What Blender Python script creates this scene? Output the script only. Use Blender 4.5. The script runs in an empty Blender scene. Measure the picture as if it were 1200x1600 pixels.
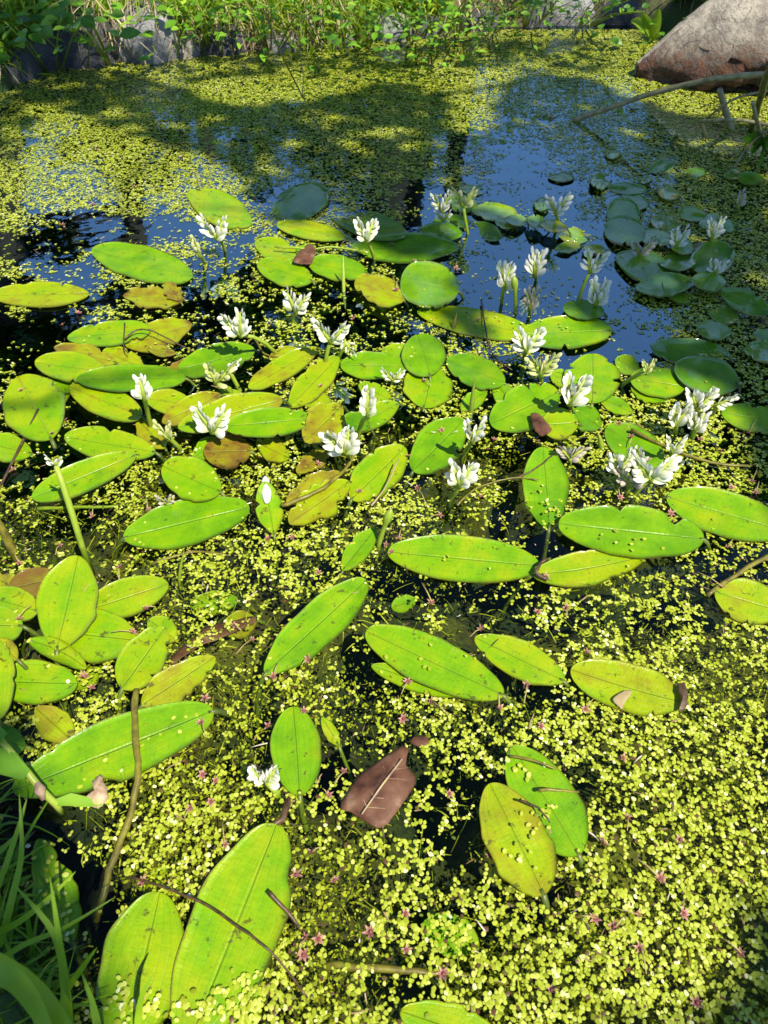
import bpy, math, random
import numpy as np
from mathutils import Vector, Matrix, Euler

# ---------------------------------------------------------------- camera, world, sun, exposure
SC = bpy.context.scene
COL = SC.collection
R = math.radians
FPX, PITCH, CAMH = 1155.0, R(46.6), 0.75
cam_d = bpy.data.cameras.new('camera')
cam = bpy.data.objects.new('camera', cam_d); COL.objects.link(cam)
cam_d.sensor_fit = 'VERTICAL'; cam_d.sensor_height = 36; cam_d.lens = 36 * FPX / 1600
cam_d.clip_start = 0.02; cam_d.clip_end = 500
cam.location = (0, 0, CAMH); cam.rotation_euler = (math.pi / 2 - PITCH, 0, 0)
cam_d.dof.use_dof = True; cam_d.dof.focus_distance = 1.02; cam_d.dof.aperture_fstop = 11
SC.camera = cam

SUNV = Vector((0.36, -0.43, 0.86)).normalized()          # towards the sun: right, behind the camera
world = bpy.data.worlds.new('World'); SC.world = world
world.use_nodes = True
wn = world.node_tree
bg = wn.nodes['Background']; bg.inputs['Strength'].default_value = 0.14
sky = wn.nodes.new('ShaderNodeTexSky'); sky.sky_type = 'NISHITA'; sky.sun_disc = False
sky.sun_elevation = math.asin(SUNV.z)
sky.sun_rotation = math.atan2(SUNV.x, SUNV.y)
sky.altitude = 2500; sky.air_density = 1.0; sky.dust_density = 0.0; sky.ozone_density = 3.0
wn.links.new(sky.outputs[0], bg.inputs[0])
sun_d = bpy.data.lights.new('sun', 'SUN'); sun = bpy.data.objects.new('sun', sun_d); COL.objects.link(sun)
sun_d.energy = 5.0; sun_d.angle = R(0.5); sun_d.color = (1.0, 0.93, 0.76)
sun.rotation_euler = SUNV.to_track_quat('Z', 'Y').to_euler()
SC.view_settings.view_transform = 'Standard'; SC.view_settings.look = 'None'
SC.view_settings.exposure = 0.80; SC.view_settings.gamma = 1
SC.cycles.max_bounces = 8; SC.cycles.transparent_max_bounces = 12
SC.cycles.caustics_reflective = False; SC.cycles.caustics_refractive = False

# ---------------------------------------------------------------- helpers
rng = np.random.RandomState(7)
random.seed(7)
SP, CP = math.sin(PITCH), math.cos(PITCH)

def W(px, py, z=0.0):
    """photograph position -> point of the scene lying at height z"""
    u, v = (px - 600) / FPX, (800 - py) / FPX
    d = (u, CP + v * SP, -SP + v * CP)
    t = (z - CAMH) / d[2]
    return Vector((d[0] * t, d[1] * t, z))

def Wa(px, py, z):
    u, v = (px - 600) / FPX, (800 - py) / FPX
    dy, dz = CP + v * SP, -SP + v * CP
    t = (z - CAMH) / dz
    return np.stack([u * t, dy * t, z + 0 * t], -1)

def toPx(x, y, z=0.0):
    z = z - CAMH
    d = y * CP - z * SP
    return 600 + FPX * x / d, 800 - FPX * (y * SP + z * CP) / d

def mpp(px, py):
    """metres of lateral length per photograph pixel at a point on the water"""
    p = W(px, py); return (p.y * CP + CAMH * SP) / FPX

_tab = np.random.RandomState(3).rand(256, 256)
def noise2(x, y, s=1.0, o=0):
    x = np.asarray(x) * s + 37.3 + o * 17.1; y = np.asarray(y) * s + 91.7 + o * 5.3
    xi = np.floor(x).astype(int); yi = np.floor(y).astype(int)
    fx = x - xi; fy = y - yi
    fx = fx * fx * (3 - 2 * fx); fy = fy * fy * (3 - 2 * fy)
    a = _tab[xi & 255, yi & 255]; b = _tab[(xi + 1) & 255, yi & 255]
    c = _tab[xi & 255, (yi + 1) & 255]; d = _tab[(xi + 1) & 255, (yi + 1) & 255]
    return (a * (1 - fx) + b * fx) * (1 - fy) + (c * (1 - fx) + d * fx) * fy
def fbm(x, y, s=1.0, o=0, n=3):
    r, a, t = 0, 1, 0
    for k in range(n):
        r = r + a * noise2(x, y, s * 2 ** k, o + k); t += a; a *= .5
    return r / t

def inpoly(px, py, poly):
    px = np.asarray(px, float); py = np.asarray(py, float)
    c = np.zeros(px.shape, bool); n = len(poly)
    for i in range(n):
        x1, y1 = poly[i]; x2, y2 = poly[(i + 1) % n]
        if y1 == y2: continue
        m = ((y1 > py) != (y2 > py)) & (px < (x2 - x1) * (py - y1) / (y2 - y1) + x1)
        c ^= m
    return c
def polydist(x, y, poly):
    d = np.full(np.shape(x), 1e9); n = len(poly)
    for i in range(n):
        ax, ay = poly[i]; bx, by = poly[(i + 1) % n]
        ex, ey = bx - ax, by - ay
        t = np.clip(((x - ax) * ex + (y - ay) * ey) / (ex * ex + ey * ey + 1e-12), 0, 1)
        d = np.minimum(d, np.hypot(x - ax - t * ex, y - ay - t * ey))
    return d

class MB:
    def __init__(s): s.v = []; s.f = []; s.mi = []; s.a = []; s.n = 0
    def add(s, V, F, m=0, a=None):
        V = np.asarray(V, float); b = s.n
        s.v.append(V); s.n += len(V)
        s.f.extend([tuple(i + b for i in f) for f in F]); s.mi.extend([m] * len(F))
        s.a.append(np.full(len(V), .5 if a is None else a) if np.isscalar(a) or a is None else np.asarray(a, float))
    def grid(s, P, m=0, a=None, closed=False):
        """P (nu,nv,3)"""
        nu, nv = P.shape[:2]; F = []
        for i in range(nu - 1):
            for j in range(nv if closed else nv - 1):
                k = (j + 1) % nv
                F.append((i * nv + j, i * nv + k, (i + 1) * nv + k, (i + 1) * nv + j))
        s.add(P.reshape(-1, 3), F, m, a)
    def tube(s, pts, rad, n=7, m=0, a=None):
        pts = [Vector(p) for p in pts]; k = len(pts)
        if np.isscalar(rad): rad = [rad] * k
        P = np.zeros((k, n, 3)); prev = None
        for i, p in enumerate(pts):
            t = (pts[min(i + 1, k - 1)] - pts[max(i - 1, 0)]).normalized()
            if prev is None:
                ref = Vector((0, 0, 1)) if abs(t.z) < .9 else Vector((1, 0, 0)); u = t.cross(ref).normalized()
            else: u = (prev - t * prev.dot(t)).normalized()
            prev = u; w = t.cross(u)
            for j in range(n):
                an = 2 * math.pi * j / n
                P[i, j] = p + (u * math.cos(an) + w * math.sin(an)) * rad[i]
        s.grid(P, m, a, closed=True)
        b = s.n - k * n
        s.f.append(tuple(b + j for j in reversed(range(n)))); s.mi.append(m)
        s.f.append(tuple(b + (k - 1) * n + j for j in range(n))); s.mi.append(m)
    def build(s, name, mats, parent=None, smooth=True, uv=None):
        me = bpy.data.meshes.new(name)
        V = np.concatenate(s.v); me.from_pydata(V.tolist(), [], s.f)
        if not isinstance(mats, (list, tuple)): mats = [mats]
        for m in mats: me.materials.append(m)
        if len(mats) > 1: me.polygons.foreach_set('material_index', s.mi)
        at = me.attributes.new('tone', 'FLOAT', 'POINT'); at.data.foreach_set('value', np.concatenate(s.a))
        if uv is not None:
            ul = me.uv_layers.new(name='UVMap'); li = np.zeros(len(me.loops), int); me.loops.foreach_get('vertex_index', li)
            ul.data.foreach_set('uv', np.asarray(uv)[li].ravel())
        me.polygons.foreach_set('use_smooth', [smooth] * len(me.polygons))
        me.update()
        o = bpy.data.objects.new(name, me); COL.objects.link(o)
        if parent: o.parent = parent
        return o

def fastmesh(name, V, nper, ncount, faces_tpl, mat, tone, smooth=True):
    """many equal pieces: V (ncount*nper,3), faces_tpl list of triangles inside one piece"""
    me = bpy.data.meshes.new(name)
    T = np.array(faces_tpl); k = T.shape[1]
    L = (T[None] + (np.arange(ncount) * nper)[:, None, None]).reshape(-1)
    me.vertices.add(len(V)); me.vertices.foreach_set('co', V.ravel())
    nf = len(L) // k
    me.loops.add(len(L)); me.loops.foreach_set('vertex_index', L)
    me.polygons.add(nf); me.polygons.foreach_set('loop_start', np.arange(nf) * k)
    try: me.polygons.foreach_set('loop_total', np.full(nf, k))
    except Exception: pass
    me.update(calc_edges=True)
    me.polygons.foreach_set('use_smooth', np.full(nf, smooth))
    at = me.attributes.new('tone', 'FLOAT', 'POINT'); at.data.foreach_set('value', np.repeat(tone, nper))
    me.materials.append(mat)
    o = bpy.data.objects.new(name, me); COL.objects.link(o)
    return o

def tag(o, label=None, cat=None, group=None, kind=None):
    if label: o['label'] = label
    if cat: o['category'] = cat
    if group: o['group'] = group
    if kind: o['kind'] = kind
    return o
def empty(name, loc):
    o = bpy.data.objects.new(name, None); COL.objects.link(o); o.location = loc; o.empty_display_size = .02; return o
def recentre(o, c):
    """move the origin of a top-level mesh to c without moving the mesh"""
    c = Vector(c); o.data.transform(Matrix.Translation(-c)); o.location = c
    return o

# ---------------------------------------------------------------- materials
def newmat(name):
    m = bpy.data.materials.new(name); m.use_nodes = True; nt = m.node_tree
    p = nt.nodes['Principled BSDF']; return m, nt, p
def N(nt, t, **kw):
    n = nt.nodes.new(t)
    for k, v in kw.items():
        if k.startswith('i_'):
            key = k[2:]; key = int(key) if key.isdigit() else key.replace('_', ' ')
            n.inputs[key].default_value = v
        else: setattr(n, k, v)
    return n
def L(nt, a, b): nt.links.new(a, b)
def ramp(nt, fac, stops):
    r = nt.nodes.new('ShaderNodeValToRGB'); e = r.color_ramp.elements
    while len(e) < len(stops): e.new(.5)
    for i, (p, c) in enumerate(stops): e[i].position = p; e[i].color = (*c, 1)
    L(nt, fac, r.inputs[0]); return r.outputs[0]
def math_(nt, op, a, b=None, c=None, clamp=False):
    n = nt.nodes.new('ShaderNodeMath'); n.operation = op; n.use_clamp = clamp
    for i, v in enumerate((a, b, c)):
        if v is None: continue
        if isinstance(v, (int, float)): n.inputs[i].default_value = v
        else: L(nt, v, n.inputs[i])
    return n.outputs[0]
def mixc(nt, f, a, b, mode='MIX'):
    n = nt.nodes.new('ShaderNodeMix'); n.data_type = 'RGBA'; n.blend_type = mode
    for i, v in ((0, f), (6, a), (7, b)):
        if isinstance(v, tuple): n.inputs[i].default_value = (*v, 1)
        elif isinstance(v, (int, float)): n.inputs[i].default_value = v
        else: L(nt, v, n.inputs[i])
    return n.outputs[2]
def noise(nt, scale, detail=3, vec=None, rough=.55, dist=0):
    n = N(nt, 'ShaderNodeTexNoise'); n.inputs['Scale'].default_value = scale; n.inputs['Detail'].default_value = detail
    n.inputs['Roughness'].default_value = rough; n.inputs['Distortion'].default_value = dist
    if vec is None: vec = N(nt, 'ShaderNodeNewGeometry').outputs['Position']
    L(nt, vec, n.inputs['Vector']); return n.outputs[0]
def bump(nt, h, strength=.3, dist=.002, p=None):
    b = N(nt, 'ShaderNodeBump'); b.inputs['Strength'].default_value = strength; b.inputs['Distance'].default_value = dist
    L(nt, h, b.inputs['Height'])
    if p: L(nt, b.outputs[0], p.inputs['Normal'])
    return b.outputs[0]
def tone(nt):
    a = N(nt, 'ShaderNodeAttribute'); a.attribute_name = 'tone'; return a.outputs['Fac']
def translucent(nt, p, col, fac, nrm=None):
    t = N(nt, 'ShaderNodeBsdfTranslucent'); mx = N(nt, 'ShaderNodeMixShader'); mx.inputs[0].default_value = fac
    if isinstance(col, tuple): t.inputs[0].default_value = (*col, 1)
    else: L(nt, col, t.inputs[0])
    L(nt, p.outputs[0], mx.inputs[1]); L(nt, t.outputs[0], mx.inputs[2])
    L(nt, mx.outputs[0], nt.nodes['Material Output'].inputs[0])

def simple(name, stops, scale=60, rough=.6, bmp=.3, bd=.001, detail=4, spec=.4, use_tone=False, trans=0):
    m, nt, p = newmat(name)
    n = noise(nt, scale, detail)
    f = n
    if use_tone: f = math_(nt, 'ADD', math_(nt, 'MULTIPLY', n, .5), math_(nt, 'SUBTRACT', tone(nt), .25), clamp=True)
    c = ramp(nt, f, stops); L(nt, c, p.inputs['Base Color'])
    p.inputs['Roughness'].default_value = rough; p.inputs['Specular IOR Level'].default_value = spec
    if bmp: bump(nt, n, bmp, bd, p)
    if trans: translucent(nt, p, c, trans)
    return m

def leaf_material(name='floating leaf', wet=False):
    m, nt, p = newmat(name)
    uvn = N(nt, 'ShaderNodeUVMap'); sep = N(nt, 'ShaderNodeSeparateXYZ'); L(nt, uvn.outputs[0], sep.inputs[0])
    t, s = sep.outputs[0], math_(nt, 'SUBTRACT', math_(nt, 'MULTIPLY', sep.outputs[1], 2), 1)
    sa = math_(nt, 'ABSOLUTE', s)
    mid = math_(nt, 'SUBTRACT', 1, math_(nt, 'DIVIDE', sa, .045), clamp=True)
    fr = math_(nt, 'ABSOLUTE', math_(nt, 'SUBTRACT', math_(nt, 'FRACT', math_(nt, 'MULTIPLY', sa, 4.4)), .5))
    vein = math_(nt, 'SUBTRACT', 1, math_(nt, 'DIVIDE', fr, .07), clamp=True)
    # fine cross veins
    cmb = N(nt, 'ShaderNodeCombineXYZ'); L(nt, math_(nt, 'MULTIPLY', t, 75), cmb.inputs[0]); L(nt, math_(nt, 'MULTIPLY', s, 3.5), cmb.inputs[1])
    L(nt, math_(nt, 'MULTIPLY', tone(nt), 40), cmb.inputs[2])
    cross = noise(nt, 1.0, 2, cmb.outputs[0], .5)
    big = noise(nt, 22, 4); fine = noise(nt, 160, 4)
    tn = tone(nt)
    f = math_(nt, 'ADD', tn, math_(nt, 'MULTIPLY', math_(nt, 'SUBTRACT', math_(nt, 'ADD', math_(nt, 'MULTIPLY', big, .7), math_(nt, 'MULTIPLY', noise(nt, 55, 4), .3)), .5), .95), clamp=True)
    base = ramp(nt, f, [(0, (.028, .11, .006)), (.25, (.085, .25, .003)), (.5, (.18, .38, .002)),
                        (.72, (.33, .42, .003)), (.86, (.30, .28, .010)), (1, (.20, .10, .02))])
    lightv = mixc(nt, math_(nt, 'MULTIPLY', mid, .22), base, (.30, .46, .03))
    lightv = mixc(nt, math_(nt, 'MULTIPLY', vein, .12), lightv, (.05, .15, .005))
    lightv = mixc(nt, math_(nt, 'MULTIPLY', math_(nt, 'SUBTRACT', cross, .4, clamp=True), .5), lightv, (.04, .14, .004))
    # rim reddish brown, blotches and specks
    rim = math_(nt, 'MULTIPLY', math_(nt, 'GREATER_THAN', math_(nt, 'ADD', sa, math_(nt, 'MULTIPLY', fine, .12)), 1.025), .6)
    c = mixc(nt, rim, lightv, (.16, .09, .02))
    spk = noise(nt, 75, 5, None, .7)
    thr = math_(nt, 'SUBTRACT', .665, math_(nt, 'MULTIPLY', tn, .10))
    sp = math_(nt, 'MULTIPLY', math_(nt, 'SUBTRACT', spk, thr, clamp=True), 18, clamp=True)
    c = mixc(nt, math_(nt, 'MULTIPLY', sp, .75), c, (.06, .045, .015))
    yl = math_(nt, 'MULTIPLY', math_(nt, 'SUBTRACT', noise(nt, 14, 3), .56, clamp=True), 5, clamp=True)
    c = mixc(nt, math_(nt, 'MULTIPLY', yl, .35), c, (.30, .34, .01))
    # dried film and greyish wear, and darker sodden blotches
    sc_ = math_(nt, 'MULTIPLY', math_(nt, 'SUBTRACT', noise(nt, 30, 6, None, .75), .60, clamp=True), 9, clamp=True)
    c = mixc(nt, math_(nt, 'MULTIPLY', sc_, .10), c, (.42, .42, .20))
    dk = math_(nt, 'MULTIPLY', math_(nt, 'SUBTRACT', noise(nt, 11, 5, None, .7, .6), .56, clamp=True), 6, clamp=True)
    c = mixc(nt, math_(nt, 'MULTIPLY', dk, .35), c, (.045, .14, .004))
    L(nt, c, p.inputs['Base Color'])
    p.inputs['Roughness'].default_value = .36; p.inputs['Specular IOR Level'].default_value = .28
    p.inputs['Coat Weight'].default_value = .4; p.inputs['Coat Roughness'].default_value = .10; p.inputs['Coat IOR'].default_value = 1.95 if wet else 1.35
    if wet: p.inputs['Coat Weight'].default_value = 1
    h = math_(nt, 'ADD', math_(nt, 'MULTIPLY', cross, .35), math_(nt, 'ADD', math_(nt, 'MULTIPLY', mid, -1.0), math_(nt, 'MULTIPLY', vein, -.15)))
    h = math_(nt, 'ADD', h, math_(nt, 'MULTIPLY', big, 2.5))
    bump(nt, h, .8, .0016, p)
    translucent(nt, p, c, .22)
    return m

M = {}
M['leaf'] = leaf_material()
M['leaf_wetsheen'] = leaf_material('wet leaf boosted sky sheen', True)  # copy for leaves in shade: water film with coat raised to imitate sky sheen
M['scrap'] = simple('papery white', [(.3, (.5, .48, .3)), (.6, (.8, .78, .66))], 60, .6)
M['stalk'] = simple('leaf stalk', [(0, (.03, .04, .006)), (.5, (.10, .14, .012)), (1, (.22, .27, .03))], 60, .4, use_tone=True)
def petal_mat(name, tip, base_, tr=.3):
    m, nt, p = newmat(name)
    uvn = N(nt, 'ShaderNodeUVMap'); sep = N(nt, 'ShaderNodeSeparateXYZ'); L(nt, uvn.outputs[0], sep.inputs[0])
    c = ramp(nt, sep.outputs[0], [(0, base_), (.35, tuple((a + b) / 2 for a, b in zip(tip, base_))), (.6, tip), (1, tip)])
    L(nt, c, p.inputs['Base Color']); p.inputs['Roughness'].default_value = .55
    p.inputs['Specular IOR Level'].default_value = .25
    bump(nt, noise(nt, 300, 3), .2, .0006, p)
    translucent(nt, p, c, tr); return m
M['petal'] = petal_mat('white petal', (.80, .78, .68), (.54, .60, .22))
M['petal_cream'] = petal_mat('cream petal', (.62, .62, .30), (.35, .42, .06))
M['petal_faded'] = petal_mat('faded petal', (.52, .46, .38), (.34, .26, .14))
M['anther'] = simple('dark anther', [(0, (.01, .006, .015)), (1, (.05, .03, .05))], 300, .6)
M['fstem'] = simple('flower stem', [(0, (.09, .13, .01)), (.5, (.26, .36, .03)), (1, (.42, .50, .08))], 80, .4, use_tone=True, trans=.15)
M['pink'] = simple('pink sepal', [(.3, (.20, .06, .05)), (.6, (.46, .22, .18)), (1, (.66, .46, .36))], 260, .6, use_tone=True, trans=.2)
M['pinkstalk'] = simple('thin blossom stalk', [(0, (.20, .10, .04)), (1, (.48, .42, .14))], 120, .5)
M['brown'] = simple('dead brown leaf', [(.3, (.035, .014, .010)), (.45, (.095, .040, .022)), (.6, (.13, .062, .036)), (.75, (.24, .16, .10))], 45, .6, .8, .002, 8, .25)
M['tan'] = simple('withered leaf', [(.3, (.16, .09, .05)), (.55, (.40, .28, .18)), (.8, (.34, .34, .06))], 90, .6)
M['twig'] = simple('wet twig', [(.3, (.022, .012, .006)), (.6, (.09, .05, .022)), (1, (.2, .14, .06))], 150, .45, .5)
M['greentwig'] = simple('green brown stem', [(.3, (.06, .045, .010)), (.55, (.16, .14, .015)), (1, (.30, .30, .04))], 70, .4, .4, .0015)
M['cane'] = simple('dry cane', [(.3, (.16, .13, .05)), (.6, (.34, .29, .13)), (1, (.5, .44, .25))], 50, .5, .3)
M['straw'] = simple('straw', [(.2, (.14, .10, .04)), (.5, (.38, .29, .15)), (1, (.62, .52, .32))], 40, .6, use_tone=True, trans=.2)
M['grass'] = simple('grass', [(0, (.03, .09, .006)), (.4, (.12, .27, .008)), (.7, (.28, .44, .015)), (1, (.48, .50, .05))], 20, .45, 0, use_tone=True, trans=.35)
M['broad'] = simple('broad leaves', [(0, (.03, .11, .008)), (.5, (.15, .34, .016)), (1, (.38, .52, .05))], 30, .4, .3, .002, use_tone=True, trans=.3)
M['bark'] = simple('bark', [(.3, (.015, .012, .008)), (.6, (.04, .03, .022)), (1, (.09, .07, .05))], 14, .85, .8, .02)
M['crown'] = simple('crown leaves', [(0, (.012, .04, .008)), (.5, (.04, .10, .012)), (1, (.10, .17, .02))], 3, .5, 0, use_tone=True, trans=.3)
M['debris'] = simple('plant debris', [(0, (.03, .018, .01)), (.45, (.12, .07, .03)), (.8, (.30, .2, .1)), (1, (.6, .55, .45))], 200, .7, use_tone=True)

def duckweed_mat():
    m, nt, p = newmat('duckweed')
    tn = tone(nt); big = noise(nt, 2.2, 2)
    f = math_(nt, 'ADD', tn, math_(nt, 'MULTIPLY', math_(nt, 'SUBTRACT', big, .5), .5), clamp=True)
    c = ramp(nt, f, [(0, (.10, .05, .02)), (.06, (.13, .16, .008)), (.3, (.27, .33, .012)), (.6, (.43, .49, .045)), (.85, (.58, .62, .16)), (1, (.74, .76, .48))])
    L(nt, c, p.inputs['Base Color']); p.inputs['Roughness'].default_value = .38; p.inputs['Specular IOR Level'].default_value = .35
    translucent(nt, p, c, .2); return m
M['duckweed'] = duckweed_mat()
M['algae'] = simple('algae threads', [(0, (.08, .13, .003)), (.5, (.32, .36, .008)), (1, (.58, .56, .03))], 12, .6, 0, use_tone=True, trans=.3)

def water_mat():
    m, nt, p = newmat('pond water')
    nt.nodes.remove(p)
    fr = N(nt, 'ShaderNodeFresnel'); fr.inputs[0].default_value = 1.30
    tr = N(nt, 'ShaderNodeBsdfTransparent'); tr.inputs[0].default_value = (.90, .95, .80, 1)
    gl = N(nt, 'ShaderNodeBsdfGlossy'); gl.inputs['Roughness'].default_value = .01; gl.inputs[0].default_value = (.26, .37, .42, 1)  # gloss tint darkens and blues the mirrored sky, not a colour of water
    mx = N(nt, 'ShaderNodeMixShader')
    b = N(nt, 'ShaderNodeBump'); b.inputs['Strength'].default_value = .25; b.inputs['Distance'].default_value = .004
    n = math_(nt, 'ADD', noise(nt, 9, 2), math_(nt, 'MULTIPLY', noise(nt, 45, 2), .12)); L(nt, n, b.inputs['Height'])
    L(nt, b.outputs[0], gl.inputs['Normal']); L(nt, b.outputs[0], fr.inputs['Normal'])
    L(nt, fr.outputs[0], mx.inputs[0]); L(nt, tr.outputs[0], mx.inputs[1]); L(nt, gl.outputs[0], mx.inputs[2])
    L(nt, mx.outputs[0], nt.nodes['Material Output'].inputs[0]); return m
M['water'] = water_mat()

def bed_mat():
    m, nt, p = newmat('pond bed')
    tn = tone(nt); n1 = noise(nt, 60, 8, None, .8, .8); n2 = noise(nt, 9, 4, None, .6)
    f = math_(nt, 'ADD', math_(nt, 'ADD', math_(nt, 'MULTIPLY', n1, 1.1), math_(nt, 'MULTIPLY', n2, .5)), math_(nt, 'SUBTRACT', math_(nt, 'MULTIPLY', tn, .60), .56), clamp=True)
    c = ramp(nt, f, [(.1, (.004, .012, .003)), (.25, (.016, .050, .004)), (.40, (.07, .10, .004)), (.58, (.17, .18, .006)), (.85, (.34, .32, .014))])
    c = mixc(nt, math_(nt, 'MULTIPLY', math_(nt, 'SUBTRACT', n2, .5, clamp=True), 5, clamp=True), c, (.03, .02, .006))
    L(nt, c, p.inputs['Base Color']); p.inputs['Roughness'].default_value = .9
    bump(nt, n1, 1, .03, p); return m
M['bed'] = bed_mat()
def ground_mat():
    m, nt, p = newmat('bank soil')
    n1 = noise(nt, 3, 5); n2 = noise(nt, 40, 5)
    c = ramp(nt, n2, [(.3, (.03, .022, .012)), (.6, (.09, .065, .035)), (1, (.18, .14, .08))])
    c = mixc(nt, math_(nt, 'MULTIPLY', math_(nt, 'SUBTRACT', n1, .42, clamp=True), 6, clamp=True), c, (.035, .075, .012))
    L(nt, c, p.inputs['Base Color']); p.inputs['Roughness'].default_value = .95
    bump(nt, n2, .8, .02, p); return m
M['ground'] = ground_mat()
def stone_mat(name, light, dark, rust=0):
    m, nt, p = newmat(name)
    n1 = noise(nt, 9, 6, None, .65); n2 = noise(nt, 60, 5, None, .7)
    f = math_(nt, 'ADD', math_(nt, 'MULTIPLY', n1, .7), math_(nt, 'MULTIPLY', n2, .3))
    c = ramp(nt, f, [(.32, dark), (.52, light), (.75, tuple(min(1, x * 1.35) for x in light))])
    cr = N(nt, 'ShaderNodeTexVoronoi'); cr.feature = 'DISTANCE_TO_EDGE'; cr.inputs['Scale'].default_value = 3
    ww = N(nt, 'ShaderNodeVectorMath'); ww.operation = 'ADD'
    g = N(nt, 'ShaderNodeNewGeometry'); L(nt, g.outputs['Position'], ww.inputs[0])
    nn = N(nt, 'ShaderNodeTexNoise'); nn.inputs['Scale'].default_value = 7; L(nt, g.outputs['Position'], nn.inputs['Vector'])
    L(nt, nn.outputs['Color'], ww.inputs[1]); L(nt, ww.outputs[0], cr.inputs['Vector'])
    k = math_(nt, 'SUBTRACT', 1, math_(nt, 'DIVIDE', cr.outputs[0], .02), clamp=True)
    c = mixc(nt, math_(nt, 'MULTIPLY', k, .25), c, (.06, .05, .04))
    if rust:
        a = tone(nt)
        f2 = math_(nt, 'MULTIPLY', math_(nt, 'SUBTRACT', math_(nt, 'ADD', a, math_(nt, 'MULTIPLY', n2, .5)), .72, clamp=True), 5, clamp=True)
        rc = ramp(nt, n2, [(.35, (.018, .010, .006)), (.5, (.09, .035, .018)), (.7, (.22, .10, .05))])
        c = mixc(nt, f2, c, rc)
    n3 = noise(nt, 16, 9, None, .75, .2); c = mixc(nt, math_(nt, 'MULTIPLY', math_(nt, 'SUBTRACT', n3, .5, clamp=True), 3.5, clamp=True), c, dark)
    L(nt, c, p.inputs['Base Color']); p.inputs['Roughness'].default_value = .9
    h = math_(nt, 'SUBTRACT', math_(nt, 'ADD', math_(nt, 'ADD', n2, math_(nt, 'MULTIPLY', n3, 1.5)), math_(nt, 'MULTIPLY', n1, 2)), math_(nt, 'MULTIPLY', k, .25))
    bump(nt, h, 1.0, .016, p); return m
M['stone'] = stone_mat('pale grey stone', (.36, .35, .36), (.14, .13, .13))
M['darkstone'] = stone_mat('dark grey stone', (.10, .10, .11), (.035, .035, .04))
M['boulder'] = stone_mat('weathered boulder', (.44, .39, .31), (.12, .10, .08), 1)

# ---------------------------------------------------------------- the setting: pond outline, water, bed, ground
far_px = [(-260, 175), (-60, 160), (17, 143), (33, 123), (100, 107), (165, 100), (217, 97), (300, 90), (400, 80), (533, 76), (587, 63), (700, 53),
          (800, 44), (880, 38), (980, 37), (1040, 50), (1120, 60), (1400, 70)]
POND = [tuple(W(*p)[:2]) for p in far_px]
POND = POND + [(2.2, 1.9), (2.3, .9), (1.6, .12), (.9, .0), (.3, -.06), (-.05, -.05), (-.24, .07), (-.40, .24), (-.62, .42), (-1.2, .62), (-1.9, 1.2)]
wm = MB()
gx = np.linspace(-2.6, 2.7, 40); gy = np.linspace(-.5, 4.0, 34)
X, Y = np.meshgrid(gx, gy, indexing='ij')
wm.grid(np.stack([X, Y, 0 * X], -1))
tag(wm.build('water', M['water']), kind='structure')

DG = np.array([
 [1.2, 1.2, 1.2, 1.2, 1.2, 1.2, 1.2, 1.2, 1.2, 1.2, 1.2, 1.2],
 [.85, .9, 1.0, 1.1, 1.2, 1.2, 1.2, 1.2, 1.2, 1.2, 1.2, 1.2],
 [1.0, 1.0, 1.0, .9, .9, 1.1, 1.0, .4, .2, .75, 1.1, 1.1],
 [.7, .6, .7, .7, .6, .5, .3, .2, .2, .3, .9, 1.1],
 [.5, .6, .5, .6, .5, .45, .4, .3, .2, .3, .8, 1.0],
 [.2, .4, .45, .5, .55, .5, .5, .4, .3, .3, .5, .85],
 [.35, .4, .4, .5, .55, .55, .55, .55, .6, .75, .85, .85],
 [.5, .5, .5, .6, .65, .55, .45, .5, .55, .65, .75, .65],
 [.55, .4, .45, .6, .65, .5, .4, .4, .25, .45, .45, .5],
 [.4, .4, .45, .6, .5, .45, .4, .35, .6, .65, .7, .65],
 [.4, .5, .55, .55, .5, .4, .45, .4, .5, .75, .8, .8],
 [.5, .5, .55, .65, .55, .45, .55, .55, .65, .75, .8, .85],
 [.3, .55, .65, .7, .55, .6, .55, .65, .65, .8, .85, .9],
 [.2, .5, .85, .55, .55, .7, .6, .55, .55, .8, .9, .95],
 [.3, .4, .55, .5, .65, .65, .6, .6, .75, .9, .95, .97],
 [.4, .45, .55, .65, .75, .7, .65, .7, .85, .95, .97, .97]])
HOLES = [(60, 535, 110, 42, 1), (180, 362, 140, 26, .9), (30, 385, 60, 22, .8), (650, 310, 45, 26, .9), (820, 285, 80, 36, .7), (900, 430, 100, 70, .6),
         (850, 855, 45, 16, 1), (830, 760, 45, 60, .9), (560, 1005, 45, 60, .7), (750, 960, 60, 30, .6), (60, 1290, 60, 70, .8), (862, 1390, 45, 25, .9),
         (905, 1230, 25, 40, .9), (125, 1390, 40, 50, .8), (980, 545, 60, 30, .8), (550, 505, 60, 30, .8), (690, 735, 60, 50, .4), (470, 1150, 60, 40, .4),
         (720, 1360, 40, 30, .7), (330, 1150, 30, 40, .4), (250, 355, 30, 30, .8), (445, 310, 60, 30, .6), (1000, 880, 45, 18, .5), (430, 1100, 30, 30, .5), (620, 970, 40, 40, .4)]
def dens(px, py):
    gx = np.clip(px / 100 - .5, 0, 10.999); gy = np.clip(py / 100 - .5, 0, 14.999)
    i = gx.astype(int); j = gy.astype(int); fx = gx - i; fy = gy - j
    d = (DG[j, i] * (1 - fx) + DG[j, i + 1] * fx) * (1 - fy) + (DG[j + 1, i] * (1 - fx) + DG[j + 1, i + 1] * fx) * fy
    for (cx, cy, rx, ry, s) in HOLES:
        q = ((px - cx) / rx) ** 2 + ((py - cy) / ry) ** 2
        d = d * (1 - s * np.clip(1.35 - q, 0, 1))
    return d

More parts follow.
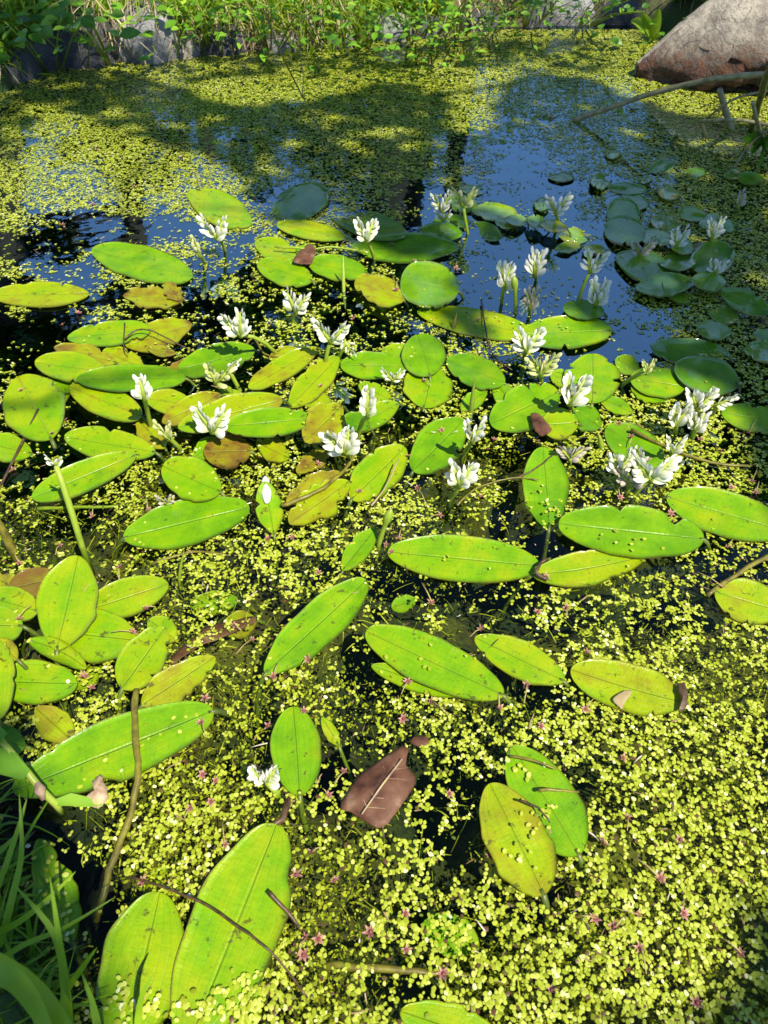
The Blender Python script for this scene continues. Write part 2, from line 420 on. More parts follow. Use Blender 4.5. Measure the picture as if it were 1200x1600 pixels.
gx = np.linspace(-2.3, 2.4, 260); gy = np.linspace(-.2, 3.7, 230)
X, Y = np.meshgrid(gx, gy, indexing='ij')
px, py = toPx(X, np.maximum(Y, .02))
alg = np.clip(dens(np.clip(px, 0, 1200), np.clip(py, 0, 1600)) * 1.3 - .25 + (fbm(X, Y, 7, 2) - .5) * 1.6, 0, 1)
Zb = -.16 + alg * .135 + (fbm(X, Y, 25, 5) - .5) * .05
bm_ = MB(); bm_.grid(np.stack([X, Y, Zb], -1), a=(alg * .75).ravel())
tag(bm_.build('pond_bed', M['bed']), kind='structure')

def spaced(lo, hi, a, b, n1, far, n2):
    inner = np.linspace(a, b, n1)
    k = (np.linspace(0, 1, n2)[1:] ** 2.6)
    return np.concatenate([(a + (lo - a) * k)[::-1], inner, b + (hi - b) * k])
gx = spaced(-90, 90, -3, 3, 150, 0, 22); gy = spaced(-60, 150, -1, 4.6, 150, 0, 22)
X, Y = np.meshgrid(gx, gy, indexing='ij')
ins = inpoly(X, Y, POND); dd = polydist(X, Y, POND)
Zg = np.where(ins, -.30 * np.clip((dd) / .10, 0, 1) - .03, .005 + .07 * np.clip(dd / .06, 0, 1) + .10 * np.clip(dd / 1.0, 0, 1) + .05 * (fbm(X, Y, 4, 1) - .5) * np.clip(dd / .2, 0, 1))
gm = MB(); gm.grid(np.stack([X, Y, Zg], -1))
tag(gm.build('ground', M['ground']), kind='structure')
def gz(x, y):
    x = np.asarray(x, float); y = np.asarray(y, float)
    i = inpoly(x, y, POND); d = polydist(x, y, POND)
    return np.where(i, -.02, .005 + .07 * np.clip(d / .06, 0, 1) + .10 * np.clip(d, 0, 1) + .05 * (fbm(x, y, 4, 1) - .5) * np.clip(d / .2, 0, 1))

# ---------------------------------------------------------------- duckweed: nobody could count it
def build_duckweed():
    K = 31000
    area = (3.9, 3.15); n = int(K * area[0] * area[1])
    x = rng.rand(n) * area[0] - 1.95; y = rng.rand(n) * area[1] - .02
    px, py = toPx(x, y)
    m = (px > -200) & (px < 1400) & (py < 1760) & inpoly(x, y, POND)
    x, y, px, py = x[m], y[m], px[m], py[m]
    d = dens(px, py)
    nz = fbm(x, y, 14, 1, 3); nf = noise2(x, y, 55, 9); nb = fbm(x, y, 3.5, 30, 2)
    ctrl = d * (1 - .12 * (py > 520)) + (nz - .5) * 1.25 + (nf - .5) * .75 + (nb - .5) * .5
    pr = np.clip((ctrl - .26) * 2.2, .075, 1) * np.clip(.34 + d, 0, 1)
    m = rng.rand(len(x)) < pr
    x, y = x[m], y[m]
    V = []; T = []
    k = 8; an = np.arange(k) / k * 2 * math.pi
    lenr = 1 + .08 * np.cos(an); 
    ux = np.cos(an) * lenr; uy = np.sin(an) * .74
    ux[0] *= 1.0; ux[4] *= .86                       # blunt, slightly notched base
    for rep in range(3):
        if rep == 0: cx, cy = x, y; a = rng.rand(len(x)) * 2 * math.pi; keepA = a; sz = .0027 * (.66 + .45 * rng.rand(len(x))); basesz = sz
        else:
            m = rng.rand(len(x)) < (.75 if rep == 1 else .45)
            side = (1 if rep == 1 else -1) * (.9 + .5 * rng.rand(len(x)))
            a = keepA + side; rr = basesz * 1.5
            cx = x + np.cos(a) * rr; cy = y + np.sin(a) * rr; sz = basesz * (.6 + .35 * rng.rand(len(x)))
            cx, cy, a, sz = cx[m], cy[m], a[m], sz[m]
        nn = len(cx)
        P = np.zeros((nn, k + 1, 3))
        P[:, 1:, 0] = cx[:, None] + sz[:, None] * (ux * np.cos(a)[:, None] - uy * np.sin(a)[:, None])
        P[:, 1:, 1] = cy[:, None] + sz[:, None] * (ux * np.sin(a)[:, None] + uy * np.cos(a)[:, None])
        P[:, 0, 0] = cx; P[:, 0, 1] = cy
        tx = rng.randn(nn) * .08; ty = rng.randn(nn) * .08; z0 = .0008 + rng.rand(nn) * .0012
        P[:, :, 2] = z0[:, None] + (P[:, :, 0] - cx[:, None]) * tx[:, None] + (P[:, :, 1] - cy[:, None]) * ty[:, None]
        P[:, 0, 2] += sz * .12
        V.append(P.reshape(-1, 3))
        t = .5 + rng.randn(nn) * .17; t[rng.rand(nn) < .03] = .95; t[rng.rand(nn) < .035] = .02
        T.append(np.clip(t, 0, 1))
    V = np.concatenate(V); T = np.concatenate(T)
    tri = [(0, 1 + i, 1 + (i + 1) % k) for i in range(k)]
    o = fastmesh('duckweed', V, k + 1, len(T), tri, M['duckweed'], T)
    print('duckweed fronds', len(T))
    tag(o, 'yellow green carpet of tiny duckweed fronds floating on the pond', 'duckweed', kind='stuff')
build_duckweed()

def ribbons(name, P0, D, Ln, Wd, segs, mat, tn, droop=0, curl=0, z0=None, label='', cat='', kind='stuff', sink=False):
    """thin tapering curved strips. P0 roots (n,3), D unit directions (n,3)"""
    n = len(P0); s = np.linspace(0, 1, segs + 1)
    side = np.cross(D, np.array([0, 0, 1.0])); ln = np.linalg.norm(side, axis=1, keepdims=True); 
    rnd = rng.randn(n, 3); rnd[:, 2] *= .3
    side = np.where(ln > .15, side / np.maximum(ln, 1e-6), rnd / np.linalg.norm(rnd, axis=1, keepdims=True))
    sw = rng.randn(n, 1) * .5; side = side * np.cos(sw) + np.array([0, 0, 1.0]) * np.sin(sw) * .6
    cdir = rng.randn(n, 3) * curl
    V = np.zeros((n, segs + 1, 2, 3))
    for k, t in enumerate(s):
        c = P0 + D * (Ln * t)[:, None] + cdir * (Ln * t * t)[:, None]
        c[:, 2] -= droop * Ln * t * t
        w = (Wd * (1 - t ** 2.2) * (.55 + .45 * min(1, t * 4)))[:, None] * .5 + .00015
        V[:, k, 0] = c - side * w; V[:, k, 1] = c + side * w
    if sink: V[..., 2] = np.minimum(V[..., 2], -.003)
    F = [(2 * k, 2 * k + 1, 2 * k + 3, 2 * k + 2) for k in range(segs)]
    o = fastmesh(name, V.reshape(-1, 3), (segs + 1) * 2, n, F, mat, tn)
    if cat: tag(o, label, cat, kind=kind)
    return o

def build_algae():
    n = 80000
    x = rng.rand(n) * 2.9 - 1.45; y = rng.rand(n) ** 1.5 * 2.4 + .02
    px, py = toPx(x, y)
    m = (px > -150) & (px < 1350) & (py < 1750) & inpoly(x, y, POND); x, y, px, py = x[m], y[m], px[m], py[m]
    d = np.clip(dens(px, py) * 1.2 - .2 + (fbm(x, y, 7, 2) - .5) * 1.6, 0, 1)
    m = rng.rand(len(x)) < d * .75; x, y = x[m], y[m]; n = len(x)
    a = rng.rand(n) * 2 * math.pi; D = np.stack([np.cos(a), np.sin(a), rng.randn(n) * .12], -1)
    P = np.stack([x, y, -.004 - rng.rand(n) ** 1.6 * .05], -1)
    ribbons('algae', P, D, .004 + rng.rand(n) ** 2 * .016, 0.0004 + rng.rand(n) * .0010, 3, M['algae'], np.clip(.6 + rng.randn(n) * .22, 0, 1), curl=.9,
            label='olive green algae threads tangled just under the water', cat='algae', sink=True)
    # tangled mossy flecks between the threads
    n = 420000
    x = rng.rand(n) * 2.9 - 1.45; y = rng.rand(n) ** 1.4 * 2.0 + .0
    px, py = toPx(x, y)
    m = (px > -120) & (px < 1320) & (py < 1750) & (py > 430) & inpoly(x, y, POND); x, y, px, py = x[m], y[m], px[m], py[m]
    d = np.clip(dens(px, py) * 1.25 - .22 + (fbm(x, y, 9, 2, 3) - .5) * 2.6, 0, 1)
    m = rng.rand(len(x)) < d; x, y, d = x[m], y[m], d[m]; n = len(x)
    k = 5; an = np.arange(k) / k * 6.283; a = rng.rand(n) * 6.283
    nr = rng.randn(n, 3) * .8 + np.array([0, 0, 1.0]); nr /= np.linalg.norm(nr, axis=1, keepdims=True)
    u = np.stack([np.cos(a), np.sin(a), 0 * a], -1); u -= nr * (u * nr).sum(1, keepdims=True); u /= np.linalg.norm(u, axis=1, keepdims=True); v = np.cross(nr, u)
    s_ = .0010 + rng.rand(n) ** 2 * .0022
    C = np.stack([x, y, -.0045 - rng.rand(n) * (.008 + .04 * (1 - d))], -1)
    V = C[:, None] + s_[:, None, None] * (np.cos(an)[None, :, None] * u[:, None] + .6 * np.sin(an)[None, :, None] * v[:, None])
    V[..., 2] = np.minimum(V[..., 2], -.002)
    o = fastmesh('algae', V.reshape(-1, 3), k, n, [tuple(range(k))], M['algae'], np.clip(.25 + .45 * d + rng.randn(n) * .2, 0, 1), smooth=False)
    tag(o, 'mossy olive growth hanging just below the duckweed', 'algae', kind='stuff'); print('flecks', n)
build_algae()

# ---------------------------------------------------------------- the leaves of the pond plant
LEVELS = []       # (points, level) of leaves already laid
NODE_LEAF = []
def leaf(x1, y1, x2, y2, w, tn, label, p=.72, skew=0, bend=0, rag=0, brown=(0, 0), sub=0, curl=0, dip=0, stalk=1, lift=0, name='floating_leaf', mat='leaf', group='floating leaves of the pond plant'):
    """leaf whose midrib runs from (x1,y1) (free tip) to (x2,y2) (stalk end); w = full width in photograph pixels"""
    nu, nv = 44, 11
    t = np.linspace(0, 1, nu)[:, None]; s = np.linspace(-1, 1, nv)[None, :]
    tt = .5 - .5 * np.cos(math.pi * t)                       # denser towards the ends
    p *= .84; w *= 1.09; rl = random.Random(int(x1 * 31 + y1 * 7)); skew += rl.uniform(-.10, .10); rag += rl.choice((0, .02, .03, .06))
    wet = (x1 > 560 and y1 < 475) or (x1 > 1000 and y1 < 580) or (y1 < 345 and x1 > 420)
    if wet: w *= 1.28; x1, x2 = x1 - (x2 - x1) * .10, x2 + (x2 - x1) * .10; tn = max(tn, .36)  # leaves in the shaded water: tone lightened to stand in for reflected sky
    if wet and mat == 'leaf': mat = 'leaf_wetsheen'
    tilt = rl.choice((0, 0, .010, -.010, .008)) if (wet and not sub) else dip
    dx, dy = x2 - x1, y2 - y1; Lp = math.hypot(dx, dy); ex, ey = dx / Lp, dy / Lp; nx, ny = -ey, ex
    seed = (x1 * 3 + y1) * .013
    # foreshortening: a perpendicular in the photograph is used directly, so the outline is that of the photograph
    prof = np.sin(math.pi * tt ** (1 + skew)) ** p
    wav = 1 + .08 * (noise2(tt * 5, seed + 0 * tt, 1, 1) - .5) * 2
    hw = w / 2 * prof * (wav + rag * (noise2(tt * 9, seed + 0 * tt, 1, 3) - .5) * 2 * (s > 0) + rag * (noise2(tt * 11, seed + 5 + 0 * tt, 1, 4) - .5) * 2 * (s < 0))
    bx = x1 + dx * tt + nx * bend * np.sin(math.pi * tt); by = y1 + dy * tt + ny * bend * np.sin(math.pi * tt)
    for _ in range(rl.choice((0, 0, 1, 2, 3))):
        t0, dd_, ww_, sg_ = rl.uniform(.15, .85), rl.uniform(.10, .38), rl.uniform(.012, .045), rl.choice((-1, 1))
        hw = hw * (1 - dd_ * np.exp(-np.abs((tt - t0) / ww_) ** 3) * (s * sg_ > 0))
    if not curl and rl.random() < .4: cs_ = rl.choice((-1, 1)); curl = rl.uniform(.001, .0028) * (s * cs_ > 0)
    X = bx + nx * hw * s; Y = by + ny * hw * s
    lat = Wa(X[:, ::3].ravel(), Y[:, ::3].ravel(), 0.0)[:, :2]
    outline = np.concatenate([Wa(X[::3, 0], Y[::3, 0], 0.)[:, :2], Wa(X[::-3, -1], Y[::-3, -1], 0.)[:, :2]])
    lv = 0
    for (pts, ol, l2, sb, bb) in LEVELS:
        if sb != sub: continue
        lo, hi = lat.min(0), lat.max(0)
        if (bb[0] > hi).any() or (bb[1] < lo).any(): continue
        if inpoly(lat[:, 0], lat[:, 1], [tuple(q) for q in ol]).any() or inpoly(pts[:, 0], pts[:, 1], [tuple(q) for q in outline]).any(): lv = max(lv, l2 + 1)
    LEVELS.append((lat, outline, lv, sub, (lat.min(0), lat.max(0))))
    zb = (.0032 + lv * .0032) if not sub else (-.0075 * sub - .0045 * 3 + min(lv, 3) * .004)
    wm_ = w * mpp((x1 + x2) / 2, (y1 + y2) / 2)
    Z = zb + .0012 * (noise2(tt * 3.2, s * 1.3 + seed * 7, 1, 6) - .5) * 2 + .0007 * np.abs(s) ** 2 + curl * np.abs(s) ** 3 * np.sin(math.pi * tt) + lift * (1 - tt) ** 2 + 0 * s + (tilt * (tt - .5) + (.004 * rl.uniform(-1, 1) * s if wet else 0))
    Pt = Wa(X, Y, Z)
    th = .0004
    U = np.stack([tt + 0 * s, (s + 1) / 2 + 0 * tt], -1)
    b0, b1 = brown
    tone_ = tn + 0 * Pt[..., 0] + (b0 * np.clip((.22 - tt) / .15, 0, 1) + b1 * np.clip((tt - .82) / .15, 0, 1)) + (noise2(tt * 4 + seed * 9, s * 2 + 3, 1, 8) - .5) * .12
    top = Pt.reshape(-1, 3); bot = top - np.array([0, 0, th])
    n = nu * nv; F = []
    for i in range(nu - 1):
        for j in range(nv - 1):
            a, b, c, d = i * nv + j, i * nv + j + 1, (i + 1) * nv + j + 1, (i + 1) * nv + j
            F.append((a, b, c, d)); F.append((n + a, n + d, n + c, n + b))
    ring = [(i, 0) for i in range(nu)] + [(nu - 1, j) for j in range(1, nv)] + [(i, nv - 1) for i in range(nu - 2, -1, -1)] + [(0, j) for j in range(nv - 2, 0, -1)]
    ids = [i * nv + j for i, j in ring]
    for k in range(len(ids)):
        a, b = ids[k], ids[(k + 1) % len(ids)]; F.append((a, n + a, n + b, b))
    mb = MB(); mb.add(np.concatenate([top, bot]), F, 0, np.clip(np.concatenate([tone_.ravel()] * 2), 0, 1))
    # orient normals upward
    v0, v1, v2 = top[5 + nv * 15], top[6 + nv * 15], top[5 + nv * 17]
    if np.cross(v1 - v0, v2 - v0)[2] < 0: mb.f = [tuple(reversed(f)) for f in mb.f]
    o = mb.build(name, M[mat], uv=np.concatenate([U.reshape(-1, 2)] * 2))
    c = Vector(top.mean(0)); recentre(o, c)
    tag(o, label, 'leaf', group)
    if stalk:
        e = Wa(np.array(X[-1, 5]), np.array(Y[-1, 5]), zb); e = Vector(e); f = Vector(top[(nu - 8) * nv + 5]); d = (e - f); d.z = 0; d.normalize()
        sd = random.uniform(-.5, .5); d2 = Vector((d.x * math.cos(sd) - d.y * math.sin(sd), d.x * math.sin(sd) + d.y * math.cos(sd), 0))
        r = .0016 + .00002 * w
        pts = [e - d * .006 - Vector((0, 0, .0012)), e + Vector((0, 0, -.0022)), e + d * .006 + Vector((0, 0, -.007)), e + d * .012 + d2 * .004 + Vector((0, 0, -.025)), e + d * .016 + d2 * .012 + Vector((0, 0, -.06)), e + d * .018 + d2 * .02 + Vector((0, 0, -.14))]
        q = MB(); q.tube([v - c for v in pts], [r * .8, r, r, r, r, r], 6, a=.15 + random.random() * .3); q.build('stalk', M['stalk'], o)
    return o

G_, Y_, D_, B_ = .42, .72, .22, .97
LV = [
 # ---- more of the crowd
 (700,312,742,322,22,.3,'blue green leaf under the yellowish twin flower',dict()),
 (742,312,790,306,20,.3,'blue green leaf at the head of the blue channel, above the topmost lit one',dict(sub=.5)),
 (680,350,730,346,20,.3,'blue green leaf below the low white tuft',dict()),
 (800,392,830,420,30,.3,'blue green leaf between the shaded cone flower and the many petalled one',dict(sub=.5)),
 (860,410,900,455,34,.3,'blue green leaf beneath the long leaning stem',dict(sub=.5)),
 (780,372,742,350,20,.3,'blue green leaf overlapping the lit cluster from below',dict()),
 (905,340,946,346,26,.3,'blue green leaf left of the overlapping round pair',dict(sub=.5)),
 (905,300,940,306,20,.3,'blue green leaf beside the far end of the blue channel',dict(sub=.5)),
 (970,312,1010,318,22,.3,'blue green leaf above the overlapping round pair',dict()),
 (1020,345,1062,350,24,.3,'blue green leaf right of the overlapping round pair',dict()),
 (900,452,948,452,24,.3,'blue green leaf behind the white cone flower in shade',dict(sub=.5)),
 (950,395,985,402,22,.3,'blue green leaf above the one with the bright streak',dict(sub=.5)),
 (1095,350,1130,345,20,.3,'blue green leaf beside the tiny pale flower',dict()),
 (1040,440,1080,470,26,.4,'olive green leaf below the pale olive one',dict()),
 (1110,480,1150,500,24,.4,'olive green leaf under the twig crossed grey green one',dict()),
 (1010,500,1070,515,26,.35,'dull leaf in dark duckweed above the long shaded one',dict(sub=.5)),
 (770,470,720,455,26,.3,'blue green leaf left of the shaded cone flower',dict(sub=.5)),
 (880,350,838,338,18,.3,'blue green leaf around the foot of the tall stemmed twin flower',dict(sub=.5)),
 (160,548,225,575,34,.70,'olive yellow leaf between the pale yellow leaf and the long dark one',dict(rag=.1)),
 (300,560,262,600,30,.78,'yellow brown leaf edge under the long dark green leaf',dict(rag=.12)),
 (215,655,258,700,34,.75,'yellow leaf half hidden between the upright flower and the bitten green leaf',dict(rag=.15)),
 (392,640,342,612,30,.55,'green leaf under the arched flower cluster',dict()),
 (400,690,452,716,30,.72,'yellow brown leaf right of the round pinkish brown one',dict(rag=.2)),
 (470,600,520,650,30,.60,'green leaf between the twig end leaf and the large cone flower',dict()),
 (60,640,110,600,36,.60,'yellow green leaf right of the big broad leaf',dict()),
 (150,760,90,800,26,.80,'brownish leaf edge under the long leaf with the bud stem shadow',dict(rag=.2,sub=1)),
 (420,560,470,548,24,.75,'small yellow leaf at the foot of the leaning fan flower',dict()),
 (360,470,420,440,30,.80,'olive brown sunken leaf above the leaning fan flower',dict(sub=1,rag=.1)),
 (560,600,612,625,26,.50,'small green leaf left of the lower round leaf',dict()),
 (720,640,760,610,26,.45,'green leaf under the dark pointed shoot',dict()),
 (805,640,770,590,30,.42,'green leaf behind the broad green one, below the dark leaf',dict()),
 (880,690,930,700,26,.66,'yellowish leaf under duckweed below the olive disc shaped one',dict(sub=1)),
 (40,930,-10,900,30,.7,'yellow green leaf behind the reddish brown one',dict()),
 (160,1045,110,1075,30,.6,'leaf under the curled shiny one',dict(sub=1)),
 # ---- upper left of the patch
 (293,301,393,350,47,.55,'round ended lime leaf behind the twin white flower at the upper left of the patch',dict(p=.6)),
 (143,390,301,432,52,.40,'broad bright green leaf lying alone near the tree reflection, right of the brown rotting patch',dict(p=.62)),
 (-16,461,139,459,37,.66,'yellow green leaf cut by the left edge, above dark open water',dict(p=.65)),
 (192,462,288,467,30,.86,'ragged yellow brown leaf just below the broad bright green leaf',dict(rag=.3,brown=(.1,.2))),
 (258,440,282,470,22,.93,'small brown dying leaf folded against the ragged yellow brown leaf',dict(rag=.3)),
 (250,480,300,492,20,.88,'faint olive leaf half sunk below the ragged yellow brown leaf',dict(sub=1)),
 (196,540,300,506,42,.80,'yellowing speckled leaf crossed by thin dark stems, right of a green one',dict(rag=.12,brown=(0,.15))),
 (105,528,236,514,38,.50,'green leaf overlapping the yellowing speckled leaf on its left side',dict(p=.6)),
 (230,545,275,552,16,.75,'slim yellow green leaf edge showing below the yellowing speckled leaf',dict()),
 (84,542,182,566,30,.78,'pale yellow leaf tucked above the green leaves at the left',dict(rag=.1)),
 (66,604,135,590,36,.45,'small green leaf tip below the pale yellow leaf, under the long dark one',dict()),
 (54,566,166,580,44,.52,'rounded green leaf at the upper end of the left leaf pile',dict(p=.6,brown=(.12,0))),
 (108,604,222,650,48,.62,'yellow green leaf with a brown stain, left of the upright white flower',dict(p=.62,brown=(.15,0))),
 (278,578,398,546,48,.40,'bright green leaf carrying the toothed shadow of a white flower',dict(p=.62)),
 (120,592,290,590,42,.32,'long dark green leaf crossed by a branch shadow above the upright white flower',dict(p=.58)),
 (224,622,300,632,36,.60,'olive leaf mostly hidden behind the upright white flower',dict()),
 (-12,640,60,700,0,.5,'',None),
 (-30,690,50,708,42,.50,'green leaf cut by the left edge, below the big heart shaped leaf',dict(p=.7)),
 (28,588,80,686,92,.55,'big broad leaf with a shadow band across it at the left edge',dict(p=.66)),
 (100,682,243,706,48,.52,'green leaf with small bite marks, below the upright white flower',dict(p=.66,skew=-.1)),
 (50,778,213,710,48,.52,'long leaf with the shadow of the tall bud stem on it',dict(p=.66)),
 (253,660,345,616,38,.80,'brown flecked yellow leaf above the fan shaped white flower at left',dict(brown=(.1,.05))),
 (300,716,346,686,30,.45,'narrow green leaf peeping out left of the pinkish brown round leaf',dict()),
 (318,706,392,704,50,.97,'round pinkish brown leaf below the fan shaped white flower at left',dict(p=.6,mat='leaf')),
 (278,668,441,624,50,.60,'large yellow green leaf right behind the fan shaped white flower at left',dict(p=.6,brown=(0,.1))),
 (350,666,488,654,42,.40,'bright green pointed leaf lying over the large yellow green one',dict(p=.6)),
 (254,728,345,768,62,.46,'stubby green leaf touching the top of the large bright leaf at left',dict(p=.62)),
 (390,792,193,840,66,.36,'large glossy bright green leaf with a rounded right end, centre left',dict(p=.58)),
 # ---- centre
 (388,606,498,543,34,.68,'slim yellow green leaf slanting up beside the curved flower stem',dict(p=.7)),
 (530,556,452,636,44,.62,'slanting yellow green leaf with a small brown twig end on it',dict(p=.7)),
 (540,672,624,630,36,.50,'green leaf behind the large cone shaped white flower',dict()),
 (537,650,578,668,28,.25,'small dark leaf in the shade of the large cone shaped flower',dict()),
 (476,690,534,634,56,.72,'blotchy yellow leaf left of the large drooping white flower cluster',dict(rag=.2,brown=(0,.15))),
 (463,738,516,702,28,.85,'small brown yellow leaf below the blotchy yellow leaf',dict(rag=.2)),
 (594,556,652,560,42,.45,'green leaf tucked under the left side of the two round leaves',dict()),
 (532,570,640,572,42,.42,'green leaf with a smooth rounded left end beside the two round leaves',dict(p=.6)),
 (698,562,789,598,48,.30,'dark green leaf right of the two round leaves',dict(p=.62)),
 (676,572,662,637,74,.52,'lower of the two round leaves, yellow green with a small stalk on it',dict(p=.58)),
 (652,522,672,587,66,.38,'upper of the two round leaves, with a dark branch shadow',dict(p=.56)),
 (633,698,549,780,62,.58,'pale rimmed oval leaf with a dry grass stem lying over it, centre',dict(p=.62,skew=.08)),
 (724,656,645,736,64,.34,'smooth oval leaf catching the shadow of a small white flower, centre',dict(p=.62)),
 (447,786,532,738,36,.76,'ragged upper half of a torn yellow leaf beside a brown stem',dict(rag=.25)),
 (452,818,546,752,50,.70,'torn yellow green leaf with brown holes, below the brown stem',dict(rag=.25,brown=(.1,0))),
 (413,752,428,834,38,.55,'small upright leaf holding a closed white bud, left of the torn leaf',dict(p=.7,lift=.02)),
 (588,824,535,891,34,.44,'small pointed green leaf just above the long diagonal leaf',dict(p=.7)),
 (606,862,843,884,70,.46,'very long bright leaf pointing right toward its yellow green neighbour, below centre',dict(p=.58)),
 (1011,868,832,898,50,.58,'wavy yellow green leaf whose left end meets the very long bright leaf',dict(p=.62,bend=-4)),
 # ---- lower centre
 (573,906,414,1052,66,.42,'long diagonal bright green leaf in the very middle, tip pointing to the upper right',dict(p=.62,skew=-.06)),
 (580,1040,722,1086,34,.52,'narrow leaf mostly hidden under the long oval leaf with reddish rim',dict()),
 (572,986,787,1086,74,.48,'long oval leaf with a reddish rim, overlapping a narrower one',dict(p=.60)),
 (742,996,882,1064,54,.54,'plain olive green leaf right of the long reddish rimmed leaf',dict(p=.6)),
 (892,1046,1070,1098,72,.64,'yellow green leaf with a blackened right end and a pale torn scar',dict(p=.60,brown=(0,0),bend=2)),
 (503,1120,530,1166,20,.60,'folded yellow strip of leaf at the right of the short dark ribbed leaf',dict(lift=.004)),
 (458,1104,468,1243,76,.42,'short broad leaf standing above the brown dead leaf, beside the floating blossom',dict(p=.62)),
 (800,1166,905,1336,92,.40,'bright green leaf with dark decayed streaks, behind the oval yellow one',dict(p=.62)),
 (765,1224,850,1399,94,.68,'oval yellow green leaf with dark scratches and duckweed bits on it, lower right',dict(p=.62)),
 (612,950,650,936,26,.55,'small round leaf glimmering under the water above the reddish rimmed leaf',dict(sub=1)),
 (662,1440,748,1482,64,.45,'sunken dark green leaf under the duckweed near the bottom',dict(sub=1)),
 (626,1580,780,1630,72,.55,'leaf rising from the bottom edge through the duckweed, right of centre',dict(p=.66)),
 # ---- lower left
 (13,920,92,902,46,.97,'reddish brown leaf behind the tall upright leaf at left',dict(p=.62)),
 (-25,930,60,955,52,.55,'green leaf at the left edge, above the yellowish curled one',dict()),
 (-30,975,36,978,58,.50,'green leaf at the left edge, partly under its upper neighbour',dict()),
 (263,912,128,956,54,.56,'leaf with pointed right tip, right of the tall upright leaf',dict(p=.70)),
 (275,1000,232,968,40,.60,'dull leaf half hidden behind the small oval leaf at left',dict()),
 (212,1000,80,985,76,.50,'wide leaf beneath the tall upright leaf at left',dict(p=.62)),
 (-12,1000,27,1030,34,.75,'yellow leaf with a curled pink margin at the left edge',dict(curl=.004)),
 (135,1044,44,1000,32,.50,'curled shiny leaf at the foot of the tall upright leaf',dict(curl=.006,bend=6)),
 (122,868,88,1016,86,.54,'tall upright pointed leaf, the highest of the left pile',dict(p=.68,lift=.012)),
 (258,980,190,1076,64,.56,'small oval leaf whose stalk end touches a thick brown stem',dict(p=.64)),
 (121,1068,-6,1064,66,.48,'flat green leaf at the left edge with a tiny tadpole like mark',dict(p=.62)),
 (-4,1000,-4,1124,52,.55,'half leaf cut by the left edge, over the flat green leaf',dict(p=.6)),
 (336,1026,221,1102,52,.72,'speckled yellow green leaf above the big diagonal leaf at lower left',dict(rag=.1)),
 (56,1106,112,1156,48,.80,'small yellow leaf with dark flecks beside the big diagonal leaf at lower left',dict(p=.6)),
 (-30,1150,40,1166,50,.25,'dark shaded leaf at the left edge above the reed shoot',dict()),
 (20,1236,333,1110,90,.40,'biggest diagonal bright leaf at lower left, crossed by a thick stem',dict(p=.56)),
 (60,1310,112,1474,62,.30,'shaded decaying leaf with black holes among the grass at lower left',dict(rag=.15,mat='leaf')),
 (345,985,402,968,40,.80,'yellow sunken leaf under the duckweed right of the small oval leaf',dict(sub=1)),
 (296,945,372,938,34,.55,'green sunken leaf among duckweed, above the yellow sunken one',dict(sub=1)),
 (285,1370,225,1400,60,.60,'olive sunken leaf just above the cut off leaf at the bottom left',dict(sub=1)),
 (250,1394,190,1640,124,.52,'broad leaf with a brown scab, cut by the bottom edge at left',dict(p=.60)),
 (400,1545,290,1650,96,.52,'green leaf under loose duckweed, cut by the bottom edge',dict()),
 (432,1288,290,1640,134,.50,'huge glossy leaf with white sun glare near the bottom, crossed by a twig',dict(p=.56)),
 # ---- right of centre
 (875,648,766,660,0,.4,'',None),
 (766,662,873,612,68,.40,'broad green leaf left of the yellow white flower, its right end shaded',dict(p=.58)),
 (935,620,988,645,24,.45,'low green leaf strip between the large round leaf and the duckweed',dict()),
 (897,640,938,668,38,.28,'little dark green leaf beside the olive disc shaped one',dict()),
 (846,664,904,660,46,.58,'olive disc shaped leaf under the broad green leaf at right',dict(p=.6)),
 (860,584,900,600,28,.50,'leaf corner sticking out left of the large round leaf',dict()),
 (962,560,998,580,30,.48,'leaf fragment between the large round leaf and the yellow flower bud',dict()),
 (926,552,925,630,80,.46,'large round leaf with a clear midrib, right of the pale yellow white flower',dict(p=.56)),
 (986,606,1042,624,26,.42,'ragged green scrap under the leaf with the yellow flower bud',dict(rag=.2)),
 (985,590,1071,604,46,.48,'bright leaf below the yellow flower bud',dict(p=.58)),
 (947,668,1035,724,58,.35,'dull green leaf behind the crowd of white flowers at right',dict(p=.6)),
 (1127,643,1236,666,42,.46,'bright leaf cut by the right edge, beside the flower crowd',dict(p=.66)),
 (848,698,858,824,66,.36,'upright leaf over dark blue water with its lower tip under water',dict(p=.58,dip=-.022)),
 (1236,832,1042,776,66,.46,'big leaf cut by the right edge, behind the wide glossy oval leaf',dict(p=.6)),
 (873,818,1100,842,76,.38,'wide glossy oval leaf at right with two little brown stalks on it',dict(p=.54)),
 (1230,958,1117,924,62,.62,'green leaf turning brown at the right edge, beside a slanting stem',dict(p=.66,brown=(.35,0))),
 # ---- upper middle, half in shade
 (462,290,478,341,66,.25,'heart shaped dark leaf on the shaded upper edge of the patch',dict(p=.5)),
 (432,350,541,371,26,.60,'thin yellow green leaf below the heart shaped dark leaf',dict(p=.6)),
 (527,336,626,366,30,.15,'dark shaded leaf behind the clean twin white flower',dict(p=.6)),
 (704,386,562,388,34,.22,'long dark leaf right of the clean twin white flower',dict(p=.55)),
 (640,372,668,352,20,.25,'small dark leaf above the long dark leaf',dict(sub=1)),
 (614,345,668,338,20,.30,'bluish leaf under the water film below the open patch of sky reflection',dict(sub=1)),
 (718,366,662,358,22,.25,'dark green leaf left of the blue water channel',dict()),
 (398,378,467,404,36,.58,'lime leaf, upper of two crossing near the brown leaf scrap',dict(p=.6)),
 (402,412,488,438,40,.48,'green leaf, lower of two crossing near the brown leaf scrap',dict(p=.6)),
 (462,392,495,394,22,.40,'short green leaf between the two crossing leaves and the brown scrap',dict()),
